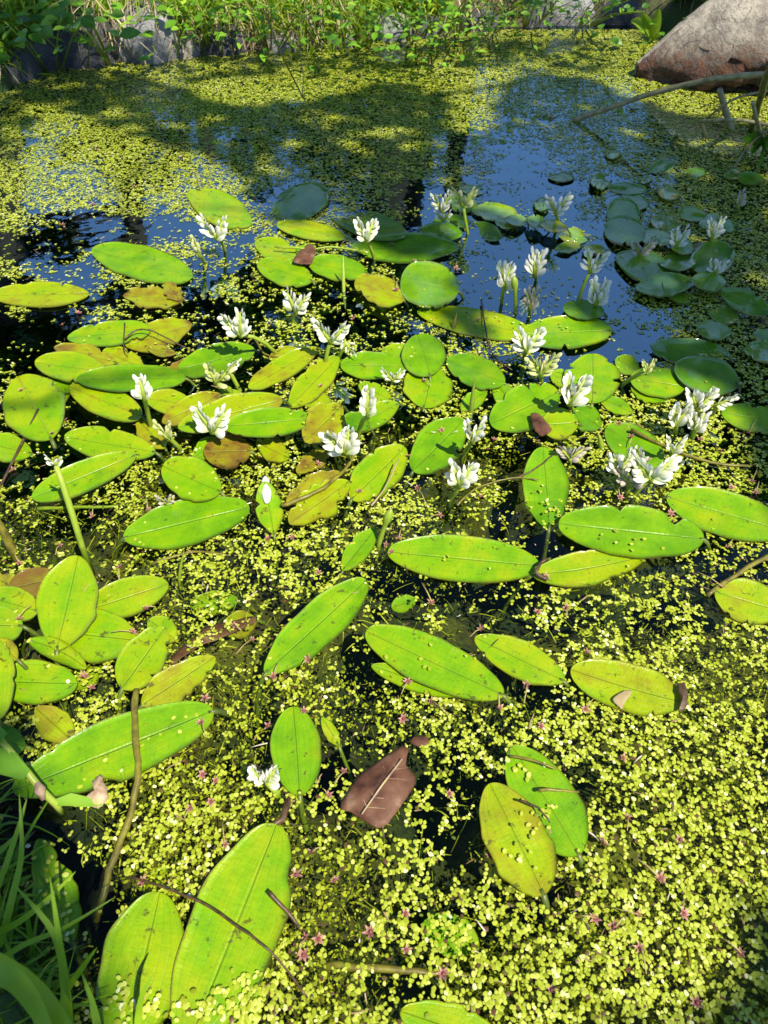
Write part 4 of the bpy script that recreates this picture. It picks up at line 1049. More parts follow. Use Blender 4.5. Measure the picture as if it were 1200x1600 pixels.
slab('dead_leaf', [(320, 978), (360, 968), (392, 960), (400, 968), (350, 992), (300, 1010), (270, 1035), (262, 1028)], -.004, .001, 'brown', 'long purple brown strip sunk under duckweed, left of the diagonal leaf', 'leaf', .001)
slab('dead_leaf', [(660, 1168), (640, 1160), (648, 1150), (668, 1152), (676, 1162)], .0, .001, 'brown', 'rusty crumb of leaf at the upper tip of the brown dead leaf', 'debris', .002)

LM = [((590,1232),'the brown dead leaf'),((418,1212),'the fallen white blossom'),((350,1450),'the huge glossy bottom leaf'),((810,1310),'the oval yellow leaf'),
 ((175,1170),'the biggest diagonal leaf'),((680,1035),'the reddish rimmed leaf'),((980,1075),'the black ended leaf'),((490,985),'the long diagonal central leaf'),
 ((725,872),'the very long bright leaf'),((290,815),'the large glossy leaf'),((985,830),'the wide glossy oval leaf'),((858,760),'the upright half sunk leaf'),
 ((1015,735),'the lower flower crowd'),((1090,640),'the upper flower crowd'),((572,630),'the large cone shaped flower'),((665,590),'the two round leaves'),
 ((590,740),'the pale rimmed oval leaf'),((330,655),'the fan shaped flower at left'),((60,640),'the big broad left leaf'),((105,940),'the tall upright leaf'),
 ((1170,940),'the browning right edge leaf'),((812,1030),'the plain olive green leaf'),((1100,1300),'the densest lower right duckweed'),
 ((465,1170),'the short broad leaf'),((710,1460),'the sunken bottom leaf'),((550,370),'the clean twin flower'),((750,500),'the very long lit leaf'),((222,410),'the broad leaf by the reflection'),((800,250),'the far blue channel'),((500,200),'the shaded duckweed band')]
BL = [(502,603,0,0),(662,595,12,8),(690,672,0,0),(755,668,0,0),(772,687,0,0),(653,763,14,28),(688,805,-20,6),(750,777,0,0),(623,842,5,-18),(604,852,0,0),(420,843,0,0),(457,840,-12,6),(562,768,0,0),(497,725,0,0),(637,713,0,0),
 (145,807,2,-16),(232,797,-4,-20),(93,853,-6,14),(102,657,0,0),(82,677,0,0),(33,610,0,0),(20,735,0,0),(30,880,-8,-16),
 (987,683,-4,14),(968,662,0,0),(1047,802,-16,14),(1175,752,8,-20),(1180,770,6,-18),(1095,687,0,0),(1170,677,12,-22),(968,777,-4,-16),(840,690,0,0),(1125,705,0,0),(1142,762,0,0),(1012,718,0,0),
 (188,887,-2,20),(147,912,-16,12),(30,967,18,-22),(207,988,-34,0),(227,952,16,-4),(133,1058,-10,-14),(145,1075,0,0),(320,1092,6,24),(315,1130,8,22),(365,977,12,8),(393,1000,-24,22),
 (497,895,0,0),(553,888,0,0),(613,863,0,0),(675,943,-16,-32),(752,983,-18,12),(482,1030,-10,8),(428,1057,6,-20),(637,1065,-10,20),(675,1097,24,18),(630,1123,0,0),(780,1107,-2,-26),(420,1135,0,0),(474,1112,0,0),
 (1137,855,8,-12),(1128,918,-38,-24),(885,950,0,14),(823,1070,-4,28),(915,1108,12,-16),(845,1135,0,0),(917,1020,0,0),(853,902,0,0),(840,957,0,0),
 (338,1220,0,0),(330,1252,0,0),(298,1263,-10,16),(352,1320,-4,-34),(222,1377,10,-14),(317,1210,0,0),
 (702,1240,0,0),(513,1243,-10,-12),(487,1333,14,-10),(463,1368,0,0),(523,1377,0,0),(537,1207,-14,18),(765,1338,0,0),
 (972,1185,0,0),(980,1278,0,20),(943,1318,0,-8),(1063,1312,0,0),(1030,1373,-38,-34),(478,1465,-14,30),(497,1467,0,0),(475,1492,0,0),(633,1427,0,0),(580,1457,0,0),(634,1485,0,0),(960,1450,14,-18),(1000,1482,10,40),
 (1157,1490,-28,-24),(1090,1567,0,0),(930,1435,-26,-4),(997,1430,-36,-10),(1067,1428,0,0),(863,1548,10,-2),(693,1522,0,0),
 (647,408,0,0),(612,383,0,0),(620,453,0,-14),(748,500,-14,6),(553,498,0,0),(712,420,2,-14),(145,320,0,0),(98,352,0,0),(210,292,0,0),(123,490,-10,-10),(98,508,0,0),(740,240,10,-8),(757,270,-10,4),(733,265,0,0),(860,185,0,-14),
 (435,192,0,0),(672,102,0,-10),(540,125,0,0),(285,245,0,0),(150,235,0,-8),(192,250,0,0),(930,400,6,-10)]
def blossom_src(k):
    rs = random.Random(k); me = MB(); nn = 5 + (k % 3 == 0)
    for i in range(nn):
        a = i * 2 * math.pi / nn + rs.uniform(-.2, .2); l = .0068 * rs.uniform(.75, 1.15); w = .0026; up = rs.uniform(.1, 1.1)
        d = Vector((math.cos(a), math.sin(a), 0)); s = Vector((-d.y, d.x, 0))
        c = Vector((0, 0, .0012))
        pts = [c - s * w * .5, c + s * w * .5, c + d * l * .5 + s * w * .55 + Vector((0, 0, .0022 * up)), c + d * l + Vector((0, 0, .0045 * up)), c + d * l * .5 - s * w * .55 + Vector((0, 0, .0022 * up)), c + d * l * .5 + Vector((0, 0, -.0006 + .0022 * up))]
        me.add(pts, [(0, 1, 5), (1, 2, 5), (2, 3, 5), (3, 4, 5), (4, 0, 5)], a=[.35, .35, .6, .9, .6, .4])
    th = np.linspace(0, math.pi, 5); ph = np.arange(8) / 8 * 2 * math.pi
    r = .0022
    P = np.zeros((5, 8, 3)); P[..., 0] = r * np.sin(th)[:, None] * np.cos(ph); P[..., 1] = r * np.sin(th)[:, None] * np.sin(ph); P[..., 2] = .0012 + r * np.cos(th)[:, None]
    me.grid(P, closed=True, a=.3)
    return me.build('spent_blossom', M['pink'])
BSRC = [blossom_src(k) for k in range(5)]
used = {}
def surf(px, py):
    """height of whatever lies on the water there"""
    p = W(px, py, 0); z = .002
    for (pts, ol, l2, sb, bb) in LEVELS:
        if not sb and inpoly([p.x], [p.y], [tuple(q) for q in ol])[0]: z = max(z, .0042 + l2 * .0034 + .001)
    return z
for i, (px, py, sx, sy) in enumerate(BL):
    src = BSRC[i % 5]
    o = src.copy(); COL.objects.link(o)
    z = surf(px, py); p = W(px, py, z); o.location = p; s_ = random.uniform(.65, 1.0)
    if py < 500: s_ *= 1.2
    o.rotation_euler = (random.uniform(-.5, .5), random.uniform(-.5, .5), random.uniform(0, 6.28)); o.scale = (s_, s_, s_)
    (lx, ly), ln = min(LM, key=lambda q: (q[0][0] - px) ** 2 + ((q[0][1] - py) * 1.2) ** 2)
    ddx, ddy = px - lx, py - ly; an = math.degrees(math.atan2(-ddy, ddx)) % 360
    dr = ['right of', 'up and right of', 'above', 'up and left of', 'left of', 'down and left of', 'below', 'down and right of'][int((an + 22.5) // 45) % 8]
    dist = math.hypot(ddx, ddy)
    if dist < 22: dr = 'touching'
    else: dr = ('just ' if dist < 75 else 'well ' if dist > 130 else '') + dr
    st = ('with a long stalk ' if math.hypot(sx, sy) > 26 else 'with a thin stalk ') if (sx or sy) else ''
    lab = 'pink starry blossom %s%s %s' % (st, dr, ln)
    if len(lab.split()) > 15: lab = lab.replace('with a long stalk', 'long stalked').replace('with a thin stalk', 'stalked')
    used.setdefault(lab, []).append((py, o))
    tag(o, lab, 'blossom', 'pink spent blossoms fallen on the pond')
    if sx or sy:
        m = o.matrix_basis.inverted(); e = W(px + sx, py + sy, z + .004)
        mid = (p + e) / 2 + Vector((0, 0, .004))
        q = MB(); q.tube([m @ (p + Vector((0, 0, .002))), m @ mid, m @ e], [.0009, .0008, .0007], 5); q.build('stalk', M['pinkstalk'], o)
for s in BSRC: bpy.data.objects.remove(s)
for lab, lst in used.items():
    if len(lst) > 1:
        lst.sort(key=lambda q: q[0])
        for k, (_, o) in enumerate(lst):
            w_ = ['upper', 'lower'] if len(lst) == 2 else ['upper', 'middle', 'lower'] if len(lst) == 3 else ['topmost', 'second', 'third', 'fourth', 'lowest'][:len(lst) - 1] + ['lowest']
            o['label'] = lab.replace('pink starry', '%s pink' % w_[min(k, len(w_) - 1)])

# crumbs of litter: nobody could count them
def build_litter():
    n = 2600; x = rng.rand(n) * 2.4 - 1.2; y = rng.rand(n) ** 1.3 * 2.3 + .05; m = inpoly(x, y, POND); x, y = x[m], y[m]; n = len(x)
    ang = rng.rand(n) * 6.28; D = np.stack([np.cos(ang), np.sin(ang), rng.randn(n) * .1], -1); z = .0025 + rng.rand(n) * .002
    px, py = toPx(x, y)
    ribbons('plant_debris', np.stack([x, y, z], -1), D, .003 + rng.rand(n) ** 3 * .016, .0007 + rng.rand(n) * .0014, 3, M['debris'], rng.rand(n), curl=.2,
            label='tiny brown crumbs and fibres of plant litter scattered over the pond', cat='litter')
build_litter()
# loose duckweed and specks on the leaves
def build_on_leaves():
    V = []; k = 8; an = np.arange(k) / k * 6.283; T = []
    spots = [(330,1575,60,24,45),(400,1550,45,34,70),(385,1585,60,20,60),(210,1572,60,22,45),(190,1545,25,20,10),(345,1548,14,6,22),(825,1310,35,50,16),(820,1200,30,20,12),(850,1270,20,15,10),(985,850,60,20,8),(850,770,20,40,8),
             (720,870,90,22,6),(680,1030,70,25,6),(230,1150,70,30,6),(790,505,80,15,20),(660,480,30,12,14),(80,1360,30,50,22),(105,1420,25,40,12)]
    for cx, cy, rx, ry, c in spots:
        for _ in range(c):
            px, py = cx + random.gauss(0, rx * .5), cy + random.gauss(0, ry * .5)
            p = W(px, py, surf(px, py) + .0012 + random.random() * .0008); a = random.random() * 6.28; sz = .0028 * random.uniform(.65, 1.15); tx, ty = random.gauss(0, .12), random.gauss(0, .12)
            ux = np.cos(an) * sz; uy = np.sin(an) * sz * .74
            P = np.zeros((k + 1, 3)); P[1:, 0] = ux * math.cos(a) - uy * math.sin(a); P[1:, 1] = ux * math.sin(a) + uy * math.cos(a)
            P[:, 2] = P[:, 0] * tx + P[:, 1] * ty; P[0, 2] += sz * .2
            V.append(P + np.array(p)); T.append(min(1, max(0, random.gauss(.55, .2))))
    for (pts, ol, l2, sb, bb) in LEVELS:
        if sb: continue
        c0 = ol.mean(0); zz = .0032 + l2 * .0032 + .0014
        for _ in range(random.choice((0, 1, 3, 5, 7))):
            q0 = ol[random.randrange(len(ol))]; f = random.random() ** 2 * .5; q0 = q0 * (1 - f) + c0 * f + np.array([random.gauss(0, .002), random.gauss(0, .002)])
            a = random.random() * 6.28; sz = .0028 * random.uniform(.6, 1.1); ux = np.cos(an) * sz; uy = np.sin(an) * sz * .74
            P = np.zeros((k + 1, 3)); P[1:, 0] = ux * math.cos(a) - uy * math.sin(a); P[1:, 1] = ux * math.sin(a) + uy * math.cos(a); P[0, 2] = sz * .15
            V.append(P + np.array([q0[0], q0[1], zz])); T.append(min(1, max(0, random.gauss(.5, .2))))
    o = fastmesh('duckweed', np.concatenate(V), k + 1, len(T), [(0, 1 + i, 1 + (i + 1) % k) for i in range(k)], M['duckweed'], np.array(T))
    tag(o, 'loose duckweed fronds stranded on top of the floating leaves', 'duckweed', kind='stuff')
build_on_leaves()

# ---------------------------------------------------------------- stones and boulder of the far bank
def stone(px, py, wpx, h, depth, mat, label, seed, name='bank_stone', sq=.75, cat='stone', zoff=0):
    p = W(px, py, 0); m = mpp(px, py); wx = wpx * m / 2; h *= .8
    nu, nv = 26, 36
    th = np.linspace(0.001, math.pi - .001, nu)[:, None]; ph = (np.arange(nv) / nv * 2 * math.pi)[None]
    def se(a, e): return np.sign(a) * np.abs(a) ** e
    x = se(np.sin(th), sq) * se(np.cos(ph), sq); y = se(np.sin(th), sq) * se(np.sin(ph), sq); z = se(np.cos(th), sq) + 0 * ph
    r = 1 + .28 * (fbm(x * 1.3 + z, y * 1.3 + z * .7, 1.1, seed, 3) - .5) + .10 * (fbm(x * 3 + z * 2, y * 3 - z, 1.5, seed + 3, 3) - .5)
    P = np.stack([x * wx * r, y * depth / 2 * r, z * (h / 2 + .03) * r], -1)
    q = MB(); q.grid(P, closed=True)
    o = q.build(name, M[mat]); o.location = (p.x, p.y + depth * .42, h / 2 - .03 + zoff); tag(o, label, cat); return o
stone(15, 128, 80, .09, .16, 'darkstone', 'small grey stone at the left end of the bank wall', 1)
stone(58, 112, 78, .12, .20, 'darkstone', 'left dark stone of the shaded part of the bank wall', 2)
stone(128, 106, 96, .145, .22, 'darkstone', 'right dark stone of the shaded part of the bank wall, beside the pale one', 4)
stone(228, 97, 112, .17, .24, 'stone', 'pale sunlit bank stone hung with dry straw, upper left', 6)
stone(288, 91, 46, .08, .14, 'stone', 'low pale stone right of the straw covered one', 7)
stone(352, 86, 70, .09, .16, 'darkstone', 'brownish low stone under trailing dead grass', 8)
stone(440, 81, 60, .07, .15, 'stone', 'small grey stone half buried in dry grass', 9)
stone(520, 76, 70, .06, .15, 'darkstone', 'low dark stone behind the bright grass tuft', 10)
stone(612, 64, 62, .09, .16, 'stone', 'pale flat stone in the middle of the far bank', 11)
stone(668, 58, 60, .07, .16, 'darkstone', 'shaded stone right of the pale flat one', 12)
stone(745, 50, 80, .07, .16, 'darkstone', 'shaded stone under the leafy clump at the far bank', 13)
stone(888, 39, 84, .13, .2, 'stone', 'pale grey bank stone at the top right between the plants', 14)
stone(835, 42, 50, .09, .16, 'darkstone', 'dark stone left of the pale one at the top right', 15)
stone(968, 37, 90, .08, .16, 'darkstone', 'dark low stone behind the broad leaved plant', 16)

def boulder():
    # lofted along its length from the low pointed tip at the left to the bulk at the right
    tip = W(999, 106, .035)
    nS, nR = 60, 56; P = np.zeros((nS, nR, 3)); T = np.zeros((nS, nR))
    Ltot = 1.15
    for i in range(nS):
        u = (i / (nS - 1)); d = Ltot * u ** 1.25
        topz = .030 + .32 * (1 - math.exp(-d / .36)) * (1 if d < 1 else 1) + .02 * math.sin(d * 9)
        botz = .015 - .14 * min(1, d / .10)
        half = .018 + .30 * (1 - math.exp(-d / .30))
        if i == 0: topz, botz, half = .045, .030, .006
        if i > nS - 8:
            f = math.sqrt(max(0, 1 - ((i - (nS - 8)) / 7.2) ** 2)); c = (topz + botz) / 2; topz = c + (topz - c) * f; botz = c + (botz - c) * f; half *= f
        cz = (topz + botz) / 2; hz = (topz - botz) / 2
        for j in range(nR):
            a = 2 * math.pi * j / nR
            ca, sa = math.cos(a), math.sin(a)
            y = np.sign(ca) * abs(ca) ** .8 * half; z = cz + np.sign(sa) * abs(sa) ** .85 * hz
            # the front (camera side) undercuts: lean forwards at mid height
            if ca < 0 and sa < .3: y *= 1 + .42 * (sa - .3)
            wx = tip.x + d; wy = tip.y + .03 + half * .9 + y - .17 * (1 - math.exp(-d / .16)) + .05 * d; 
            n = (fbm(np.array(wx * 1.0 + z * .6), np.array(wy + z), 6, 3, 4) - .5)
            rdg = abs(fbm(np.array(wx * .6 + z * 1.4), np.array(z * 3 + wy * .4), 7, 12, 3) - .5)
            k = min(1, .15 + d * 3)
            P[i, j] = (wx + n * .05 * k, wy + (n * .16 - rdg * .16) * k * (-1 if ca < 0 else 1) * -1, z + n * .08 * k - rdg * .09 * k)
            T[i, j] = np.clip(.84 - (z + .0) * 3.6 + (.25 if ca < 0 else -.4) - abs(d - .30) * .9, 0, 1)
    q = MB(); q.grid(P, closed=True, a=T.ravel())
    q.f.append(tuple(range(nR))[::-1]); q.mi.append(0); q.f.append(tuple((nS - 1) * nR + j for j in range(nR))); q.mi.append(0)
    o = q.build('boulder', M['boulder']); recentre(o, (tip.x + .4, tip.y + .3, 0)); tag(o, 'big weathered beige boulder with a rusty underside, top right corner', 'boulder')
boulder()

# ---------------------------------------------------------------- bank vegetation
def on_bank(n, x0, x1, d0, d1, edge_bias=1.0):
    """n points on the far bank: x range (m), distance behind the water line"""
    xs, ds = x0 + rng.rand(n) * (x1 - x0), d0 + rng.rand(n) ** edge_bias * (d1 - d0)
    ex = np.array([p[0] for p in POND[:len(far_px)]]); ey = np.array([p[1] for p in POND[:len(far_px)]])
    ys = np.interp(xs, ex, ey) + ds
    return xs, ys
def grass_patch(n, x0, x1, d0, d1, l0, l1, w, tmean, tsd, lean=(0, -.35), spread=.5, droop=.45, mat='grass', name='grass', label='', cat='grass', clump=.6, zadd=0):
    m = int(n * 2.2); xs, ys = on_bank(m, x0, x1, d0, d1)
    keep = rng.rand(m) < np.clip((fbm(xs, ys, 9, 40, 2) - .5) * 4 * clump + .5, .05, 1); xs, ys = xs[keep][:n], ys[keep][:n]; n = len(xs)
    D = np.stack([lean[0] + rng.randn(n) * spread, lean[1] + rng.randn(n) * spread, np.ones(n)], -1); D /= np.linalg.norm(D, axis=1, keepdims=True)
    ribbons(name, np.stack([xs, ys, gz(xs, ys) - .01 + zadd], -1), D, l0 + rng.rand(n) * (l1 - l0), w * (.6 + .8 * rng.rand(n)), 6, M[mat], np.clip(tmean + rng.randn(n) * tsd, 0, 1), droop=droop, curl=.2, label=label, cat=cat)
grass_patch(11000, -2.6, -.9, .12, .95, .07, .20, .007, .55, .2, lean=(.15, -.3), label='dense shaded green grass on the left part of the far bank')
grass_patch(5600, -1.35, -.2, .12, .55, .06, .17, .007, .62, .18, lean=(0, -.4), label='sunlit grass above the pale bank stones')
grass_patch(4200, -.75, .2, .01, .35, .06, .18, .007, .68, .16, lean=(0, -.25), spread=.4, label='bright yellow green grass tufts at the middle of the far bank')
grass_patch(260, -.33, -.02, -.05, .05, .08, .20, .006, .72, .10, lean=(0, -.2), spread=.35, clump=0, label='upright bright grass tuft growing at the water line, upper middle')
grass_patch(10000, -.6, 2.4, .06, 1.0, .06, .20, .007, .60, .22, label='mixed green grass behind the stones of the far bank')
grass_patch(420, .1, .75, .0, .2, .07, .16, .008, .66, .12, clump=.3, label='grass blades hanging over the duckweed at the far bank')
# straw hanging over the edge
def straw(n, x0, x1, l0, l1, label, h=.12):
    xs, ys = on_bank(n, x0, x1, -.01, .07)
    D = np.stack([rng.randn(n) * .35, -.55 + rng.randn(n) * .25, -.7 + rng.randn(n) * .45], -1); D /= np.linalg.norm(D, axis=1, keepdims=True)
    z = gz(xs, ys) + h * (.5 + .6 * rng.rand(n))
    ribbons('dry_straw', np.stack([xs, ys, z], -1), D, l0 + rng.rand(n) * (l1 - l0), .0028 * (.6 + rng.rand(n)), 5, M['straw'], np.clip(.5 + rng.randn(n) * .25, 0, 1), droop=.25, curl=.25, label=label, cat='straw')
straw(110, -1.0, -.72, .06, .15, 'dry straw hanging over the pale bank stone', .15)
straw(260, -.72, -.1, .04, .12, 'tangled dead grass over the edge of the far bank', .08)
straw(60, -.12, .5, .03, .10, 'thin dead grass along the middle of the far bank', .06)
straw(50, -1.6, -1.1, .04, .12, 'dead grass by the dark stones at the left', .06)
straw(50, .5, 1.4, .03, .09, 'dead stems along the right part of the far bank', .05)

def leafblade_cluster(q, c, n, spread, size, up, tmean, rs, narrow=.8, tilt=.6):
    for _ in range(n):
        p = c + Vector((rs.gauss(0, spread[0]), rs.gauss(0, spread[1]), abs(rs.gauss(up, spread[2]))))
        a = rs.uniform(0, 6.28); l = size * rs.uniform(.6, 1.25); w = l * narrow
        d = Vector((math.cos(a), math.sin(a), rs.uniform(-tilt, tilt) * .6 + .1)).normalized(); s = d.cross(Vector((rs.uniform(-tilt, tilt), rs.uniform(-tilt, tilt) - .3, 1))).normalized(); nn = s.cross(d)
        P = np.zeros((5, 3, 3))
        for i, t in enumerate((0, .25, .55, .85, 1)):
            ww = w / 2 * (.08, .85, 1, .55, .04)[i]
            for j, k in enumerate((-1, 0, 1)):
                v = p + d * l * t + s * ww * k + nn * (abs(k) * ww * .25 - l * .18 * t * t); P[i, j] = v
        q.grid(P, a=min(1, max(0, rs.gauss(tmean, .15))))
def leafy(px, py, n, size, spread, label, tmean=.5, narrow=.8, d=.1, name='leafy_plant', stems=7, seed=0, cat='plant', up=.1):
    rs = random.Random(seed * 7 + 3); n = int(n * .75); narrow *= rs.choice((.45, .6, .85))
    Hc = .155; p = W(px, py, Hc); x, y = p.x, p.y + .02
    yb = float(np.interp(x, [q_[0] for q_ in POND[:len(far_px)]], [q_[1] for q_ in POND[:len(far_px)]])) + .02
    root = empty(name, (x, max(y, yb), float(gz(x, max(y, yb))))); tag(root, label, cat); off = y - max(y, yb); up = max(.03, Hc - root.location.z - .01)
    q = MB(); leafblade_cluster(q, Vector((0, off, .0)), n, spread, size, up, tmean, rs, narrow); q.build('foliage', M['broad'], root)
    st = MB()
    for k in range(stems):
        e = Vector((rs.gauss(0, spread[0] * .8), off + rs.gauss(0, spread[1] * .8), up + rs.random() * spread[2] * 1.4)); st.tube([(e.x * .2, e.y * .2, -.02), (e.x * .6, e.y * .6, e.z * .55), tuple(e)], [.003, .0025, .0012], 5, a=.4)
    st.build('stems', M['fstem'], root); return root
leafy(130, 34, 40, .05, (.10, .12, .03), 'large rounded leaves in the grass above the dark stones', .35, .9, .12, seed=1)
leafy(30, 40, 40, .05, (.12, .14, .03), 'dark weed at the top left corner of the bank', .25, .7, .2, seed=2)
leafy(205, 8, 60, .035, (.08, .10, .03), 'light green weed just above the straw covered stone', .62, .6, .12, seed=3)
leafy(265, 5, 70, .035, (.09, .10, .03), 'leafy weed above the low pale stone', .5, .85, .12, seed=4)
leafy(325, 14, 80, .035, (.08, .10, .04), 'bright broad leaved weed left of the dead grass', .6, .9, .12, seed=5)
leafy(400, 22, 80, .03, (.09, .10, .05), 'dark small leaved weed over the dead grass', .45, .8, .12, seed=6)
leafy(570, 30, 90, .032, (.10, .09, .05), 'clover like weed behind the pale flat stone', .45, .95, .1, seed=7)
leafy(650, 28, 110, .034, (.09, .09, .06), 'dense dark weed right of the clover like one', .38, .9, .1, seed=8)
leafy(735, 22, 90, .030, (.08, .07, .04), 'bright leafy clump overhanging the water, upper middle right', .62, .75, .05, seed=9)
leafy(790, 12, 80, .032, (.07, .07, .04), 'leafy clump left of the pale grey stone at the top', .5, .85, .06, seed=10)
leafy(690, 36, 40, .024, (.06, .04, .03), 'low sprig touching the duckweed beside the bright clump', .7, .7, .02, seed=11)
leafy(850, -8, 50, .04, (.10, .1, .05), 'green weed above the pale grey stone at the top right', .5, .7, .15, seed=12)
leafy(960, 12, 80, .035, (.09, .08, .04), 'dark undergrowth between the stone and the boulder', .3, .7, .14, seed=13)
leafy(100, 20, 90, .04, (.22, .16, .05), 'weeds spreading in the shaded grass at the top left', .35, .6, .35, seed=14)
leafy(500, 5, 130, .035, (.24, .12, .05), 'weeds along the very top of the picture, left of centre', .5, .7, .2, seed=15)
leafy(700, 0, 130, .035, (.24, .12, .05), 'weeds along the very top of the picture, right of centre', .45, .8, .2, seed=16)

def strap_plant(px, py, leaves, label, d=.0, z0=0, name='broad_leaved_plant', tmean=.7):
    p = W(px, py, 0); x, y = p.x, p.y + d; root = empty(name, (x, y, z0)); tag(root, label, 'plant')
    for (tx, ty, tz, w, bow) in leaves:
        e = W(tx, ty, tz) - Vector((x, y, z0)); s = Vector((1, 0, 0)) if abs(e.x) < abs(e.z) else Vector((.4, 0, 1)); s = (s - e.normalized() * s.dot(e.normalized())).normalized(); nn = s.cross(e).normalized()
        P = np.zeros((10, 5, 3))
        for i in range(10):
            t = i / 9; pr = (.18 + .82 * math.sin(math.pi * min(1, max(0, (t - .12) / .88)) ** .8) ** .8) if t < .99 else .03
            for j in range(5):
                k = (j - 2) / 2; v = e * t + Vector((0, 0, bow * math.sin(math.pi * t))) + s * k * w / 2 * pr + nn * (k * k * w * .18 * pr); P[i, j] = v
        q = MB(); q.grid(P, a=tmean + random.uniform(-.12, .12)); q.build('leaf_blade', M['broad'], root)
strap_plant(1018, 66, [(986, 32, .03, .03, .02), (1004, 20, .10, .035, .01), (1030, 12, .12, .035, .0), (1036, 50, .04, .02, .01), (1000, 48, .05, .025, .02)], 'bright broad leaved water plant standing left of the boulder', 0)
strap_plant(1065, 30, [(1100, -12, .16, .045, .02), (1085, -30, .2, .05, .02), (1045, -5, .12, .04, .01), (1060, -20, .18, .04, 0)], 'tall broad leaf plant behind the tip of the boulder', .05, .05)
strap_plant(1185, 245, [(1162, 262, .01, .018, .02), (1180, 275, .0, .018, .02), (1215, 205, .08, .03, .01), (1160, 215, .06, .035, .01), (1200, 230, .06, .03, .01), (1172, 232, .05, .03, 0)], 'dark green sprig hanging over shaded duckweed at the right edge', 0, .03, 'reed_sprig', .3)

# the reed shoot and grass in the near left corner
def blade_obj(pts, w, label, name='grass_blade', cat='grass', tmean=.5, mat='grass', group=None, parent=None):
    P3 = [W(x, y, z) for x, y, z in pts]; out = []; S = 5
    for i in range(len(P3) - 1):
        p0, p1, p2, p3 = P3[max(i - 1, 0)], P3[i], P3[i + 1], P3[min(i + 2, len(P3) - 1)]
        for k in range(S):
            t = k / S; out.append(.5 * ((2 * p1) + (p2 - p0) * t + (2 * p0 - 5 * p1 + 4 * p2 - p3) * t * t + (3 * p1 - p0 - 3 * p2 + p3) * t ** 3))
    out.append(P3[-1]); n = len(out); c = out[0].copy(); P = np.zeros((n, 3, 3)); cam0 = Vector((0, 0, CAMH))
    for i, v in enumerate(out):
        t = i / (n - 1); d = (out[min(i + 1, n - 1)] - out[max(i - 1, 0)]).normalized(); s = d.cross(Vector((.25, -.35, 1))).normalized(); nn = s.cross(d)
        ww = w / 2 * (1 - t ** 2.5) * (.6 + .4 * min(1, t * 5)) + .0002
        for j, k in enumerate((-1, 0, 1)): P[i, j] = v - c + s * ww * k + nn * abs(k) * ww * .25
    q = MB(); q.grid(P, a=tmean); o = q.build(name, M[mat]); o.location = c if parent is None else c - parent.location; o.parent = parent; tag(o, label, cat, group); return o

rt = empty('reed_shoot', W(95, 1262, 0)); tag(rt, 'pale jointed reed shoot lying over the biggest diagonal leaf at the lower left', 'plant')
c = rt.location
def rel(pts): return [W(x, y, z) - c for x, y, z in pts]
q = MB(); q.tube(rel([(-20, 1135, .075), (15, 1172, .06), (42, 1206, .048), (65, 1235, .035), (88, 1257, .022), (98, 1272, -.002)]), [.0028, .0032, .0036, .0038, .0036, .003], 8, a=.75); q.build('stem', M['fstem'], rt)
for pts, w, tn in (([(42, 1212, .05), (15, 1196, .055), (-20, 1178, .06), (-50, 1170, .06)], .022, .45), ([(85, 1255, .024), (110, 1250, .024), (135, 1254, .022), (160, 1258, .020)], .012, .6), ([(0, 1160, .07), (-15, 1140, .07), (-30, 1120, .07)], .02, .35)):
    P3 = rel(pts); P = np.zeros((len(P3) * 1, 3, 3)); n = len(P3)
    for i, v in enumerate(P3):
        d = (P3[min(i + 1, n - 1)] - P3[max(i - 1, 0)]).normalized(); s = d.cross(Vector((0, -.3, 1))).normalized(); ww = w / 2 * (.5, 1, .8, .1)[i if n == 4 else i + 1]
        for j, k in enumerate((-1, 0, 1)): P[i, j] = v + s * ww * k + Vector((0, 0, abs(k) * ww * .3))
    q = MB(); q.grid(P, a=tn); o = q.build('leaf_blade', M['broad'], rt)
q = MB(); q.tube(rel([(58, 1222, .044), (62, 1234, .040), (68, 1250, .034)]), [.002, .006, .002], 7); q.build('node_sheath', M['tan'], rt)

tuft = empty('grass_tuft', W(20, 1640, 0)); tag(tuft, 'tuft of long arching grass blades filling the near lower left corner', 'grass')
blade_obj([(-60, 1480, .12), (30, 1530, .17), (90, 1590, .19), (140, 1680, .18)], .017, None, name='blade', cat=None, tmean=.56, parent=tuft)
blade_obj([(-80, 1560, .16), (0, 1520, .2), (60, 1580, .2), (100, 1700, .18)], .014, None, name='blade', cat=None, tmean=.56, parent=tuft)
blade_obj([(110, 1640, .01), (103, 1550, .05), (85, 1460, .09), (20, 1380, .12)], .0075, None, name='blade', cat=None, tmean=.56, parent=tuft)
blade_obj([(105, 1640, .01), (100, 1530, .06), (90, 1450, .10), (78, 1370, .13)], .0060, None, name='blade', cat=None, tmean=.6, parent=tuft)
blade_obj([(90, 1650, .01), (100, 1560, .04), (130, 1510, .07), (152, 1480, .09)], .006, None, name='blade', cat=None, tmean=.56, parent=tuft)
blade_obj([(216, 1640, .01), (216, 1590, .03), (224, 1550, .05), (241, 1521, .06)], .0055, None, name='blade', cat=None, tmean=.62, parent=tuft)
blade_obj([(160, 1680, .02), (155, 1620, .05), (145, 1570, .07), (128, 1520, .09)], .007, None, name='blade', cat=None, tmean=.56, parent=tuft)
blade_obj([(-40, 1530, .03), (30, 1480, .06), (100, 1450, .07), (178, 1403, .07)], .0045, None, name='blade', cat=None, tmean=.56, parent=tuft)
blade_obj([(-30, 1470, .03), (30, 1440, .06), (80, 1400, .08), (118, 1362, .09)], .005, None, name='blade', cat=None, tmean=.56, parent=tuft)
blade_obj([(-20, 1430, .03), (10, 1350, .06), (30, 1290, .08), (42, 1248, .09)], .005, None, name='blade', cat=None, tmean=.56, parent=tuft)
